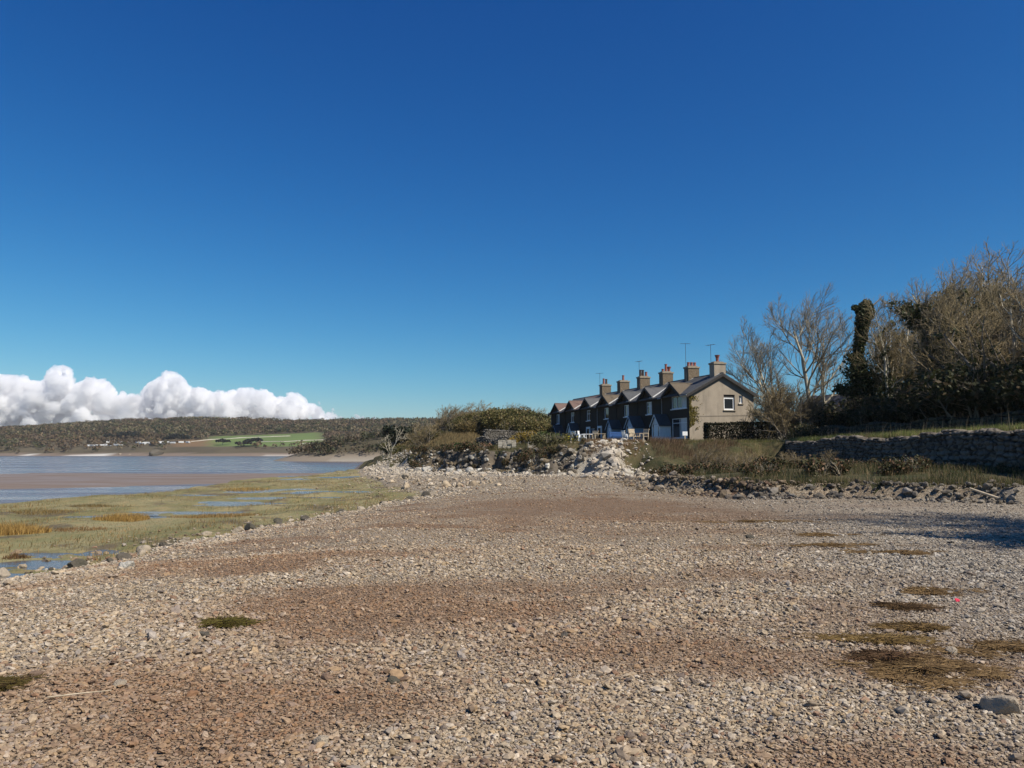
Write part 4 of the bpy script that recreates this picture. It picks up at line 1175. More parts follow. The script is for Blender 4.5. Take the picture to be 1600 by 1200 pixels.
sx, sy = 30.6, 67.4
SNZ = zat(sx, sy)
tree_thing('ivy_clad_snag', [('trunk', *trv, 'bark', None), ('ivy', lv[0], lv[1], 'leaf', lv[2])], (sx, sy, SNZ), 'tall leaning dead trunk wrapped in dark ivy, against the sky')
# big ivy tree with pale limbs
tr, cr, (P0, P1, P2) = bare_tree(33, [((0, 0, 0), (.02, 0, 1), 7.6, .42), ((-.1, -.2, 4.6), (-.35, -.25, 1), 4.6, .2), ((.15, -.3, 4.4), (.55, -.3, .9), 6.2, .2), ((0, 0, 5.0), (.1, .2, 1), 5.6, .22), ((.2, -.3, 4.6), (.8, -.2, .6), 5.2, .15)], wind=(.35, .05, 0), k=(8, 8, 7), twig=.011, up=.35, spread=40, fine=3)
rv = np.random.RandomState(4)
iv = np.concatenate([ivy_cloud(rv, P0[:1], 8000, 1.35, .0, 1), ivy_cloud(rv, P0[1:4], 5200, .9, 0, .95), ivy_cloud(rv, P1, 7000, .42, 0, .7)])
lv = leaf_quads(rv, iv, .13, tones(rv, len(iv), IVY_A, IVY_B, (.13, .13, .055), .12))
bx_, by_ = 31.9, 58.8
BZ = zat(bx_, by_)
ivt = tree_thing('ivy_tree', [('trunk', *tr, 'pale_bark', None), ('crown', *cr, 'twig', None), ('ivy', lv[0], lv[1], 'leaf', lv[2])], (bx_, by_, BZ), 'big ivy-smothered tree with pale forked limbs beside the leaning ivy trunk')

# the tangled wood: five kinds of wind-leaning bare tree, copied with their parts
WOOD = []
for k in range(5):
    rv = np.random.RandomState(60 + k)
    stems = [((rv.randn() * .25, rv.randn() * .25, -.2), (-.15 + .35 * rv.randn(), .25 * rv.randn(), 1), 7.6 + 1.6 * rv.rand(), .15 + .07 * rv.rand()) for _ in range(2 + k % 2)]
    tr, cr, (P0, P1, P2) = bare_tree(200 + k, stems, wind=(.42, .1, 0), k=(8, 8, 7), twig=.011, up=.45, spread=40, fine=2)
    iv = np.concatenate([ivy_cloud(rv, P0, 1100 + 400 * (k % 3), .34, 0, .6), ivy_cloud(rv, P1, 400 * (k % 3), .3, 0, .5)])
    lv = leaf_quads(rv, iv, .14, tones(rv, len(iv), IVY_A, IVY_B, (.13, .12, .05), .15))
    WOOD.append([('trunk', *tr, 'pale_bark' if k % 2 else 'bark', None), ('crown', *cr, ('twig', 'red_twig', 'red_twig', 'twig', 'red_twig')[k], None), ('ivy', lv[0], lv[1], 'leaf', lv[2])])
WOODLAB = ['bare wind-leaning tree with grey twigs in the tangled wood behind the walls', 'bare pale-limbed tree with reddish twigs in the tangled wood', 'ivy-footed bare tree with brown twigs in the tangled wood',
           'slender bare tree with grey twigs deep in the wood', 'bare pale-stemmed tree with rusty twigs in the wood']
first = {}
rv = np.random.RandomState(8)
spots = [(31.6, 66.2), (29.6, 60.2), (31.4, 61.8), (38, 73), (37.5, 62), (33, 56.5), (30.4, 51.2), (29.4, 47.6), (31.5, 48.5), (29.3, 43.8), (31.4, 44.0), (29.2, 40.2), (30.6, 38.6), (28.9, 36.3), (31.6, 36.8), (29.6, 33.6), (33.8, 51), (34.5, 46), (34, 41.5), (33.5, 37.5), (36.5, 56), (37, 49.5), (36.5, 44),
         (28.6, 31.5), (31.8, 30), (29.8, 27.5), (28.4, 24.5), (31.5, 22.5), (29, 20), (36.5, 39), (39.5, 47), (38.5, 61), (35.5, 65)]
for i, (x, y) in enumerate(spots):
    k = i % 5; x += rv.randn() * .3; y += rv.randn() * .4
    s = (1.0 + .16 * rv.rand()) * (.87 - .20 * sstep(52, 36, y)) * (1 + .12 * (x > 33))
    x, y, s = x * 1.07, y * 1.07, s * 1.05
    loc = (x, y, zat(x, y) - .1); rz = rv.randn() * .22
    if k not in first:
        first[k] = tree_thing('woodland_tree', WOOD[k], loc, WOODLAB[k], 'tree', 'trees of the tangled wood', rz, (s, s, s))
    else:
        c = copy_tree(first[k]); c.location = loc; c.rotation_euler = (0, 0, rz); c.scale = (s, s, s)
# trees standing at the field corner whose shade lies over the shingle
for i, (x, y) in enumerate([(18.7, 12.0), (19.9, 9.6)]):
    c = copy_tree(first[1 + i]); c.location = (x, y, zat(x, y)); c.scale = (1.0, 1.0, .95); c['label'] = 'leaning bare tree overhanging the wall where its shade reaches the shingle'; c['group'] = 'trees at the field corner'

for (x, y, q) in [(18.9, 10.2, .85), (20.3, 12.9, .7)]:
    c = copy_tree(ivt); c.location = (x, y, zat(x, y)); c.scale = (q * 1.2, q * 1.2, q); c['label'] = 'ivy-covered tree at the field corner shading the shingle'; c['group'] = 'trees at the field corner'
# ------------------------------------------------------------------ scrub
def leafy_bush(seed, w, h, n, leaf, A, Bc, Cc=None, pc=.15, shear=.35, lumps=9):
    rv = np.random.RandomState(seed)
    cen = np.column_stack([(rv.rand(lumps) - .5) * w, (rv.rand(lumps) - .5) * w * .8, h * (.25 + .45 * rv.rand(lumps))]); cen[:, 0] += cen[:, 2] * shear
    rad = h * (.28 + .2 * rv.rand(lumps))
    i = rv.randint(0, lumps, n); d = unit(rv.randn(n, 3)); q = cen[i] + d * (rad[i] * (.55 + .5 * rv.rand(n)) )[:, None] * np.array([1.25, 1, .85])
    q[:, 0] += .12 * (q[:, 2] - cen[i][:, 2])
    q = q[q[:, 2] > .02]
    V, F, C = leaf_quads(rv, q, leaf, tones(rv, len(q), A, Bc, Cc, pc))
    st = np.column_stack([(rv.rand(7) - .5) * w * .5, (rv.rand(7) - .5) * w * .4, np.full(7, -.2)])
    P, R = walk(rv, st, np.column_stack([rv.randn(7) * .4 + shear, rv.randn(7) * .4, np.ones(7)]), np.full(7, h * .95), np.full(7, .06), np.full(7, .015), 6, (.3, 0, 0), .2, .15)
    P1, R1, _ = sprout(rv, P, R, np.full(7, h), 9, .3, 1, 40, .45, 4, (.5, .1, 0), .2, .15, .012)
    return [('branches', *merge([tubes(P, R, 5), tubes(P1, R1, 3)]), 'twig', None), ('foliage', V, F, 'leaf', C)]
def spread(protos, spots, name, labels, group, seed, smin=.8, smax=1.2, cat='bush', rzs=.3, sink=.15):
    rv = np.random.RandomState(seed); got = {}
    for i, sp in enumerate(spots):
        x, y = sp[0], sp[1]; k = i % len(protos); s = smin + (smax - smin) * rv.rand(); s *= sp[2] if len(sp) > 2 else 1
        loc = (x, y, zat(x, y) - sink); rz = rv.randn() * rzs
        if k not in got: got[k] = tree_thing(name, protos[k], loc, labels[k % len(labels)], cat, group, rz, (s, s, s))
        else:
            c = copy_tree(got[k]); c.location = loc; c.rotation_euler = (0, 0, rz); c.scale = (s, s, s)
    return got
EV = [leafy_bush(300 + k, 5.0, 3.4, 3600, .15, [(.055, .06, .018), (.075, .07, .022), (.095, .075, .028)][k % 3], [(.13, .125, .04), (.17, .145, .05), (.19, .14, .055)][k % 3], (.24, .17, .075), .12, .55) for k in range(4)]
hs = []
rv = np.random.RandomState(17)
for k in range(240):
    y = 104 + 56 * rv.rand(); x = -16 + 27 * rv.rand() + 0
    u = 800 + FPX * x / y
    if sdist(np.array([x]), np.array([y]), TERRACE)[0] < (6.5 if x < -6 else 4): continue
    if x > 3.0 and y < 118: continue
    if u < 655: continue
    if any((x - a[0]) ** 2 + (y - a[1]) ** 2 < 4.0 for a in hs): continue
    hs.append((x, y))
spread(EV, hs[:64] + [(-10.8, 119.5, .55), (-8.6, 114, .55), (-6.8, 111, .6), (-9.2, 123, .75), (-6.2, 117, .75), (-4.2, 112, .7), (-12, 124, .6)], 'evergreen_scrub', ['wind-bent olive green evergreen bush on the headland above the cliff'], 'wind-bent scrub on the headland', 5, .85, 1.2, 'bush', .2)
TW = []
for k in range(2):
    rv = np.random.RandomState(400 + k)
    st = [((rv.randn() * .5, rv.randn() * .5, -.1), (.5 * rv.randn() - .1, .5 * rv.randn(), 1), 2.8 + rv.rand(), .05) for _ in range(9)]
    tr, cr, _ = bare_tree(410 + k, st, wind=(.5, 0, 0), k=(6, 6, 5), twig=.010, up=.2, spread=40, rmin=.012, fine=2)
    TW.append([('stems', *tr, 'bark', None), ('twigs', *cr, 'red_twig', None)])
spread(TW, [(-9.6, 121), (-7.4, 127), (-11.5, 128), (-12.8, 118.5), (-10.8, 124, 1.25), (-5.2, 131, 1.0), (2.5, 150, 1.25), (6, 152, 1.2), (-1, 150, 1.2)], 'bare_thorn_bush', ['bare brown wind-combed thorn bush on the headland'], 'bare thorn bushes on the headland', 6, .9, 1.2, 'bush', .2)
spread(TW, [(23.6, 70.6, 1.35), (24.9, 69.2, 1.2), (22.9, 72.0, 1.15), (25.8, 71.8, 1.35)], 'bare_brown_bush', ['bare red-brown bush crowding the right end of the beige gable'], 'brown bushes beside the gable', 9, .95, 1.15, 'bush')
# dark undergrowth along the upper wall and under the wood
UG = [leafy_bush(320 + k, 3.4, 2.6, 2400, .12, (.026, .034, .012), (.07, .07, .03), (.11, .08, .04), .18, .15) for k in range(3)]
rv = np.random.RandomState(19)
us = [(28.4 + 1.5 * rv.rand() + (i % 3) * 1.7, 26 + i * 1.02, .8 + .4 * rv.rand()) for i in range(46)] + [(24.4 + 1.2 * rv.rand(), 62.0 + i * 1.5, .62) for i in range(5)]
spread(UG, us, 'bramble_bush', ['dark bushy undergrowth of ivy and bramble beneath the wood'], 'undergrowth beneath the wood', 7, .8, 1.25, 'bush', 1.5)
LB = [leafy_bush(340 + k, 2.4, .95, 1100, .075, (.03, .036, .014), (.085, .075, .03), (.17, .10, .055), .3, .1, 8) for k in range(3)]
lb = []
for k in range(400):
    x = 9.5 + 12 * rv.rand(); y = 30 + 32 * rv.rand()
    if len(lb) < 44 and x < 21.2 and sdist(np.array([x]), np.array([y]), SCARP)[0] > .9 and (y > 47 or rv.rand() < .07) and all((x - a) ** 2 + (y - b) ** 2 > 2.0 for a, b in lb): lb.append((x, y))
spread(LB, lb, 'bramble_clump', ['low brown-green bramble clump on the rough bank below the wall'], 'bramble clumps on the bank', 15, .6, 1.15, 'bush', 1.5)
cb = []
while len(cb) < 30:
    x = -11 + 17 * rv.rand(); y = 60 + 36 * rv.rand(); dd = land(np.array([x]), np.array([y]), True)[1][0]
    if -1.7 < dd < .5 and all((x - a) ** 2 + (y - b) ** 2 > 1.2 for a, b, _ in cb): cb.append((x, y, .55 + .6 * rv.rand()))
spread(LB, cb, 'cliff_bramble', ['dark bramble hanging over the edge of the low cliff'], 'brambles on the low cliff', 16, .8, 1.2, 'bush', 1.5)
tb = []
while len(tb) < 16:
    x = 13 + 7.5 * rv.rand(); y = 48.5 + 8 * rv.rand()
    if all((x - a) ** 2 + (y - b) ** 2 > 2.2 for a, b, _ in tb): tb.append((x, y, .28 + .12 * rv.rand()))
spread(TW, tb, 'dead_bramble_bush', ['dead brown twiggy bush on the bank before the end cottage'], 'dead brown bushes on the bank', 18, .9, 1.2, 'bush', .6)
# garden hedge before the gable
rv = np.random.RandomState(23); n = 9000
q = np.column_stack([17.5 + 6.0 * rv.rand(n), 70.3 + 1.3 * rv.rand(n), 2.3 + 2.0 * rv.rand(n) ** .8])
q[:, 2] += .16 * (vnoise(q[:, 0] * 1.4, q[:, 1]) - .5) * (q[:, 2] > 3.6)
face = rv.randint(0, 4, n); q[face == 0, 1] = 70.3 + rv.randn((face == 0).sum()) * .05; q[face == 1, 2] = 4.25 + .16 * (vnoise(q[face == 1, 0] * 1.4, q[face == 1, 1]) - .5) + rv.randn((face == 1).sum()) * .05; q[face == 2, 0] = 17.5 + rv.randn((face == 2).sum()) * .06
V, F, C = leaf_quads(rv, q, .085, tones(rv, n, (.020, .022, .010), (.05, .045, .022)))
r = empty('garden_hedge', (0, 0, 0)); tag(r, 'dark square-cut hedge in front of the beige gable', 'hedge')
npmesh('foliage', V, F, M['leaf'], r, C)
m = MB()
for k in range(12): m.bar((17.9 + .48 * k, 70.95, 2.2), (17.9 + .48 * k, 70.95, 4.0), .05, 5)
m.build('stems', M['bark'], r)
# garden shrubs on the cliff terrace
def shrub(x, y, w, h, A, B_, label, seed, n=1500, leaf=.09, z=None):
    tree_thing('garden_shrub', leafy_bush(seed, w, h, n, leaf, A, B_, None, 0, 0, 7), (x, y, (zat(x, y) if z is None else z) - .1), label, 'bush')
shrub(4.6, 80, 3.0, 1.5, (.05, .08, .02), (.10, .13, .03), 'rounded green shrub on the terrace edge below the shed', 501)
shrub(6.1, 80.5, 1.3, 1.25, (.30, .25, .02), (.42, .36, .04), 'bright yellow-flowering shrub beside the rounded green shrub', 502, 900)
shrub(1.3, 81, 2.6, 1.5, (.17, .12, .02), (.28, .19, .03), 'orange-brown shrub beneath the curved garden wall', 503)
shrub(-4.6, 79.0, 2.4, 1.0, (.03, .06, .012), (.07, .11, .025), 'flat dark green shrub topping the left end of the cliff', 504)
shrub(-1.7, 71.0, 1.6, .8, (.05, .055, .02), (.11, .12, .04), 'low green shrub under the sunlit blockwork', 505, 900, .08, 1.2)
shrub(.2, 70.4, 1.5, .9, (.06, .06, .02), (.14, .13, .05), 'straggly shrub between the two pale block walls', 506, 900, .08, 1.3)
shrub(3.2, 66.0, 3.0, 1.3, (.06, .06, .02), (.13, .115, .05), 'wide brownish shrub right of the short block wall', 507)
shrub(-2.8, 78.5, 1.2, .8, (.30, .17, .10), (.40, .24, .15), 'pinkish heather clump left of the garden walls', 508, 700, .07)
shrub(-.4, 86.5, 1.8, .9, (.12, .06, .04), (.2, .10, .07), 'reddish shrub under the garden walls', 509, 800)
# wind-bent dark pine on the point
rv = np.random.RandomState(31)
tr, cr, (P0, P1, P2) = bare_tree(95, [((0, 0, -.2), (.1, 0, 1), 4.6, .2), ((.2, 0, .4), (.5, 0, .9), 4.4, .14)], wind=(.4, 0, 0), k=(7, 6, 4), twig=.02, up=.1, spread=55, fine=0)
q = np.concatenate([P2.reshape(-1, 3) + rv.randn(P2.size // 3, 3) * .22 for _ in range(5)]); q = q[q[:, 2] > 1.5]
lv = leaf_quads(rv, q, .17, tones(rv, len(q), (.012, .018, .010), (.035, .045, .02)))
for (x, y, s) in [(-22.4, 146, 1.15)]:
    tree_thing('dark_pine', [('trunk', *tr, 'bark', None), ('crown', lv[0], lv[1], 'leaf', lv[2])], (x, y, zat(x, y) - .1), 'dark spreading pine on the tip of the near headland', 'tree', None, 0, (s * 1.2, s, s))
tr, cr, (P0, P1, P2) = bare_tree(97, [((0, 0, 0), (.55, 0, .8), 5.0, .16), ((0, 0, 0), (-.3, 0, 1), 1.8, .1)], wind=(.5, 0, .1), k=(6, 5, 4), twig=.014, up=.1, spread=45, fine=0)
tree_thing('dead_pale_tree', [('trunk', *tr, 'pale_bark', None), ('crown', *cr, 'pale_bark', None)], (-20.6, 128, zat(-20.6, 128) - .1), 'pale dead leaning tree on the headland point beside the pine')
spread(EV, [(-18.5, 133, .8), (-16.5, 137), (-19, 142), (-15, 131, .7), (-23, 152), (-25.5, 160), (-19, 155, 1.2), (-21, 168, 1.2), (-14, 146, 1.1)], 'point_scrub', ['dull green scrub behind the point of the near headland'], 'scrub on the point', 12, .8, 1.1, 'bush')

# ------------------------------------------------------------------ grass and weeds (uncountable)
def grass(name, xy, h, w, A, B_, Cc=None, pc=.1, lean=.5, wind=(.25, 0, 0), seed=0):
    rv = np.random.RandomState(seed); n = len(xy); base = on_land(xy) - np.array([0, 0, .03])
    V, F, C = blades(rv, base, h * (.5 + .9 * rv.rand(n)), w * (.7 + .6 * rv.rand(n)), lean, tones(rv, n, A, B_, Cc, pc), wind)
    return tag(npmesh(name, V, F, M['blade'], None, C), kind='stuff')
rv = np.random.RandomState(41)
def along(pts, n, lo, hi, rv=rv):
    pts = np.array(pts, float); L = np.concatenate([[0], np.cumsum(np.linalg.norm(np.diff(pts, axis=0), axis=1))]); s = rv.rand(n) * L[-1]
    x = np.interp(s, L, pts[:, 0]); y = np.interp(s, L, pts[:, 1]); return np.column_stack([x + lo + (hi - lo) * rv.rand(n), y + rv.randn(n) * .2])
def clumpy(xy, f, cut): return xy[(fbm(xy[:, 0] * f + 7, xy[:, 1] * f + 2, 3) > cut + .12 * (rv.rand(len(xy)) - .5))]
grass('wall_top_grass', along(LOWER, 26000, .35, 2.4), .42, .014, (.12, .16, .035), (.27, .29, .08), (.38, .30, .15), .22, .6, (.2, 0, 0), 1)
grass('lane_grass', along([(24, 66), (24, 14)], 12000, -2.2, 3.0), .26, .014, (.05, .06, .02), (.11, .12, .04), (.2, .16, .08), .2, .6, (.2, 0, 0), 2)
grass('tall_dry_stems', along(LOWER, 260, .3, 3.0), 1.0, .018, (.24, .19, .12), (.36, .29, .19), None, 0, .25, (.1, 0, 0), 3)
xy = np.column_stack([9 + 14 * rv.rand(60000), 24 + 40 * rv.rand(60000)]); xy = xy[(sdist(xy[:, 0], xy[:, 1], SCARP) > .5) & (xy[:, 0] < 21.5)]
grass('rough_bank_grass', clumpy(xy, .45, .36), .30, .016, (.035, .045, .014), (.10, .10, .035), (.24, .17, .09), .3, .7, (.1, 0, 0), 4)
xy = np.column_stack([10.5 + 11 * rv.rand(34000), 47 + 15 * rv.rand(34000)])
grass('dead_bank_grass', clumpy(xy, .6, .44), .50, .016, (.17, .10, .055), (.27, .19, .11), (.09, .05, .03), .2, .7, (.35, -.1, 0), 5)
xy = np.column_stack([13 + 9 * rv.rand(9000), 61 + 6 * rv.rand(9000)])
grass('bank_top_grass', xy, .30, .014, (.08, .10, .025), (.19, .18, .06), (.27, .2, .1), .25, .6, (.2, 0, 0), 6)
xy = np.column_stack([2.5 + 9 * rv.rand(14000), 59.5 + 6 * rv.rand(14000)])
grass('terrace_edge_grass', xy, .15, .016, (.06, .075, .02), (.16, .15, .05), (.27, .17, .09), .35, .7, (.25, 0, 0), 7)
xy = np.column_stack([5.5 + 4.5 * rv.rand(7000), 58.5 + 4 * rv.rand(7000)])
grass('heap_top_weeds', clumpy(xy, .8, .47), .32, .016, (.20, .12, .06), (.32, .22, .12), None, 0, .7, (.2, 0, 0), 8)
xy = np.column_stack([-8 + 22 * rv.rand(16000), 64 + 36 * rv.rand(16000)]); xy = xy[sdist(xy[:, 0], xy[:, 1], TERRACE) > -.4]
grass('terrace_grass', xy, .3, .025, (.05, .06, .02), (.13, .12, .045), (.2, .14, .07), .2, .6, (.2, 0, 0), 9)
xy = np.column_stack([-19 + 16 * rv.rand(30000), 92 + 34 * rv.rand(30000)]); dd = sdist(xy[:, 0], xy[:, 1], TERRACE); xy = xy[(dd > -1.6) & (dd < 8.5)]
grass('headland_dry_grass', xy, .5, .04, (.20, .145, .06), (.32, .235, .11), (.12, .085, .04), .25, .7, (.3, .1, 0), 10)
# weeds below the wall and at the top of the scarp
sp2 = np.array(SCARP[:6]); xy = along(SCARP[:6], 7000, -.1, .9); xy[:, 1] += .55
xy = xy[sdist(xy[:, 0], xy[:, 1], SCARP) > .1]
grass('scarp_weeds', clumpy(xy, .9, .42), .22, .014, (.04, .05, .016), (.10, .10, .035), (.2, .15, .08), .25, .7, (0, 0, 0), 11)
xy = np.column_stack([-20 + 24 * rv.rand(60000), 58 + 60 * rv.rand(60000)]); dd = sdist(xy[:, 0], xy[:, 1], TERRACE); xy = xy[(dd > -3.0) & (dd < .6)]
grass('cliff_weeds', clumpy(xy, .35, .50), .32, .03, (.05, .055, .018), (.12, .11, .04), (.24, .16, .08), .3, .9, (.1, -.1, -.1), 14)
# salt-marsh sward
n = 150000
y = 13 + 75 * rv.rand(n) ** 1.25; x = np.interp(y, BX_Y, BX_X) - .3 - rv.rand(n) * 24
keep = (x > np.interp(y, MX_Y, MX_X) + 2) & (np.abs(x) < .72 * y + 3); x, y = x[keep], y[keep]
wet = np.min([pool_shape(x, y, p) for p in POOLS], axis=0) < 1.12; x, y = x[~wet], y[~wet]
grass('marsh_sward', clumpy(np.column_stack([x, y]), .35, .30), .07, .012, (.15, .145, .07), (.235, .215, .12), (.25, .17, .08), .10, .9, (.1, 0, 0), 12)
n = 60000
y = 15 + 75 * rv.rand(n) ** 1.2; x = np.interp(y, BX_Y, BX_X) - .5 - rv.rand(n) * 24
keep = (x > np.interp(y, MX_Y, MX_X) + 1) & (np.abs(x) < .72 * y + 3); x, y = x[keep], y[keep]
wet = np.min([pool_shape(x, y, p) for p in POOLS], axis=0) < 1.2; x, y = x[~wet], y[~wet]
grass('marsh_rough_grass', clumpy(np.column_stack([x, y * .5]), .5, .54) * np.array([1, 2.0]), .17, .016, (.15, .125, .05), (.30, .23, .10), (.33, .20, .08), .25, .8, (.1, 0, 0), 15)
# straw-coloured tussocks standing in the marsh
def tussock(u, v, rx, ry, h, n, label, seed, A=(.32, .19, .05), B_=(.50, .33, .11)):
    rv = np.random.RandomState(seed); x, y = G(u, v, -.85); a = rv.rand(n) * 6.283; rr = np.sqrt(rv.rand(n)) * (1 + .15 * np.sin(a * 3 + seed))
    xy = np.column_stack([x + rx * rr * np.cos(a), y + ry * rr * np.sin(a)]); base = on_land(xy) - np.array([0, 0, .03])
    V, F, C = blades(rv, base, h * (.5 + .7 * rv.rand(n)) * (1 - .4 * rr), .016 * (.7 + .6 * rv.rand(n)), .8, tones(rv, n, A, B_, (.2, .12, .04), .2), (.1, 0, 0))
    V -= np.array([x, y, -.85]); tag(npmesh('grass_tussock', V, F, M['blade'], None, C, loc=(x, y, -.85)), label, 'grass clump')
tussock(22, 832, 1.0, 1.2, .42, 2600, 'large straw-orange grass tussock at the left edge of the marsh', 1)
tussock(200, 808, .85, 1.2, .36, 2200, 'round golden grass tussock near the surf line', 2)
tussock(345, 804, 1.7, 1.3, .26, 2400, 'long low strip of rusty dry grass in the middle of the marsh', 3, (.26, .16, .06), (.40, .27, .11))
tussock(125, 826, 1.1, .8, .16, 900, 'flat brown dead patch of grass between the two bright tussocks', 4, (.2, .12, .06), (.30, .19, .09))
tussock(388, 762, 1.6, 1.8, .32, 1300, 'golden grass tussock on the far seaward marsh', 5)
tussock(75, 797, 1.4, .9, .22, 900, 'grassy islet beside the surf, leftmost of two', 6, (.2, .14, .05), (.34, .24, .09))
tussock(150, 789, 1.0, 1.0, .2, 800, 'grassy islet beside the surf, right of its twin', 7, (.16, .12, .05), (.26, .19, .08))
tussock(38, 866, .28, .28, .2, 300, 'small dark brown weed tuft at the marsh pool', 8, (.10, .06, .03), (.18, .10, .05))
# dried weed and straw washed up on the shingle
def wrack(u, v, rx, ry, n, label, seed, A=(.19, .115, .05), B_=(.36, .24, .11), h=.03):
    rv = np.random.RandomState(seed); x, y = G(u, v, 0.02); n0 = n * 4; a = rv.rand(n0) * 6.283; rr = np.abs(rv.randn(n0)) * 1.35
    xy = np.column_stack([x + rx * rr * np.cos(a), y + ry * rr * np.sin(a)])
    sc_ = fbm(xy[:, 0] * 4.0 + seed, xy[:, 1] * 5.5 + seed * 3, 4) - .085 * rr + .045 * rv.randn(n0); m_ = np.argsort(-sc_)[:n]
    xy, rr = xy[m_], rr[m_]; z = land(xy[:, 0], xy[:, 1]) + .018 + h * rv.rand(n) * np.clip(1.1 - rr, 0.1, 1)
    P = np.zeros((n, 4, 3)); P[:, 0] = np.column_stack([xy, z]); d = np.column_stack([rv.randn(n, 2), rv.randn(n) * .03]); d[:, 0] *= 1.6; d = unit(d); ln = .04 + .06 * rv.rand(n)
    for k in range(1, 4):
        P[:, k] = P[:, k - 1] + d * ln[:, None] / 1.5; d = unit(d + rv.randn(n, 3) * np.array([.45, .45, .05]))
    P[:, :, 2] = np.maximum(P[:, :, 2], land(P[:, :, 0], P[:, :, 1]) + .02)
    V, F = tubes(P, np.full((n, 4), .0022) * (.7 + .8 * rv.rand(n, 1)), 3); C = np.repeat(tones(rv, n, A, B_, (.09, .055, .025), .2), 12, 0)
    zz = zat(x, y); V = V - np.array([x, y, zz]); tag(npmesh('washed_up_weed', V, F, M['blade'], None, C, loc=(x, y, zz)), label, 'seaweed')
wrack(1428, 1034, 0.22, 0.17, 2600, 'widest mat of brown straw on the near right shingle', 1, h=.045)
wrack(1368, 1014, 0.16, 0.07, 1200, 'dark narrow weed mat just above the widest straw mat', 2, (.07, .04, .02), (.18, .10, .05))
wrack(1368, 987, 0.19, 0.06, 1300, 'ochre weed strip beside a pale stone on the right shingle', 3, (.2, .13, .04), (.34, .23, .09))
wrack(1425, 971, 0.21, 0.09, 1400, 'ochre weed patch at the bend of the straw line', 4, (.18, .11, .04), (.30, .2, .08))
wrack(1388, 939, 0.20, 0.08, 1200, 'dark weed patch with black edge halfway along the straw line', 5, (.07, .04, .02), (.2, .12, .05))
wrack(1440, 914, 0.22, 0.11, 1100, 'small brown weed patch beyond the dark weed patch', 6)
wrack(1295, 848, 0.68, 0.17, 1800, 'long brown weed strip curving across the pale shingle', 7)
wrack(1275, 831, 0.56, 0.21, 1500, 'brown weed strip ahead of the long curving strip', 8)
wrack(1395, 859, 0.50, 0.21, 1400, 'brown weed strip reaching toward the shaded shingle', 9)
wrack(1165, 808, 0.99, 0.24, 1600, 'thin straight weed line on smooth brown shingle', 10)
wrack(1540, 1000, 0.31, 0.17, 1200, 'diffuse brown weed at the right edge of the shingle', 11, h=.03)
wrack(358, 963, 0.16, 0.09, 2200, 'olive green weed mat among the left shingle', 12, (.10, .085, .018), (.19, .155, .035), .03)
wrack(12, 1056, 0.16, 0.09, 1800, 'mossy brown-green mat at the left edge of the shingle', 13, (.09, .07, .018), (.17, .12, .035), .03)
# driftwood, a straw and a scrap of red
x, y = G(1543, 776, .15); z = zat(x, y)
P = np.array([[(x - .42, y + .5, z + .42), (x - .1, y + .1, z + .24), (x + .22, y - .25, z + .08), (x + .34, y - .4, z + .05)]]); V, F = tubes(P, np.array([[.035, .045, .05, .04]]), 7)
tag(npmesh('driftwood_branch', V, F, M['bleached_wood']), 'pale driftwood branch propped on dark rocks below the wall', 'driftwood')
x, y = G(140, 1087, -.02); z = zat(x, y)
V, F = tubes(np.array([[(x - .16, y - .05, z + .045), (x, y - .01, z + .055), (x + .2, y + .05, z + .06)]]), np.array([[.005, .005, .003]]), 5)
tag(npmesh('dry_reed_stalk', V, F, M['bleached_wood']), 'long pale dry reed stalk lying on brown shingle', 'stalk')
x, y = G(1482, 934, 0); z = zat(x, y)
t = NT('red_plastic'); M['red_plastic'] = t.done((.6, .02, .06), .4)
m = MB(); m.prism([(-.018, -.01, .0), (.02, -.015, .005), (.022, .015, .015), (.0, .022, .02), (-.02, .01, .012)], (0, .006, .012)); m.bar((-.015, 0, .015), (.03, .01, .022), .004, 6)
tag(m.build('plastic_scrap', M['red_plastic'], None, (x, y, z + .02)), 'small bright red scrap of plastic on the shingle', 'litter')

# ------------------------------------------------------------------ far shore: woods, caravans, field walls, rocks
def crowns(rv, pos, rad, colr, k, card):
    n = len(pos); i = np.repeat(np.arange(n), k); d = unit(rv.randn(n * k, 3)); d[:, 2] = np.abs(d[:, 2])
    q = pos[i] + d * (rad[i] * (.55 + .5 * rv.rand(n * k)))[:, None] * np.array([1, 1, .85]); q[:, 2] += rad[i] * .35
    return leaf_quads(rv, q, card, colr[i] * (.75 + .5 * rv.rand(n * k, 1)))
rv = np.random.RandomState(77)
n = 17000
x = -1150 + 1500 * rv.rand(n); y = 950 + 520 * rv.rand(n); z = hill_h(x, y); u = 800 + FPX * x / y
keep = (pasture(x, y) < .2) & (z > .8) & ~((u > 130) & (u < 285) & (y < 1055) & (rv.rand(n) < .45)) & ~((u > 262) & (u < 345) & (y < 1040)) & (u > -120) & (u < 1250) & ((y > 985) | (rv.rand(n) < .35))
x, y, z = x[keep], y[keep], z[keep]
pal = np.array([[.125, .088, .052], [.145, .098, .05], [.10, .08, .046], [.095, .092, .036], [.032, .042, .016], [.18, .145, .08]])
cl = pal[np.clip((fbm(x * .012 + 3, y * .012, 3) * 9 + rv.randn(len(x)) * 1.4 - 2).astype(int), 0, 5)]
V, F, C = crowns(rv, np.column_stack([x, y, z + 1.0]), 2.6 + 4.0 * rv.rand(len(x)) ** 2, cl * (.75 + .5 * rv.rand(len(x), 1)), 16, 1.5)
tag(npmesh('far_woods', V, F, M['leaf'], None, C), kind='stuff')
n = 5200
x = -105 + 420 * rv.rand(n); y = 322 + 420 * rv.rand(n) ** 1.4; z = mid_h(x, y)
keep = (z > .3) & (x / y < .05); x, y, z = x[keep], y[keep], z[keep]
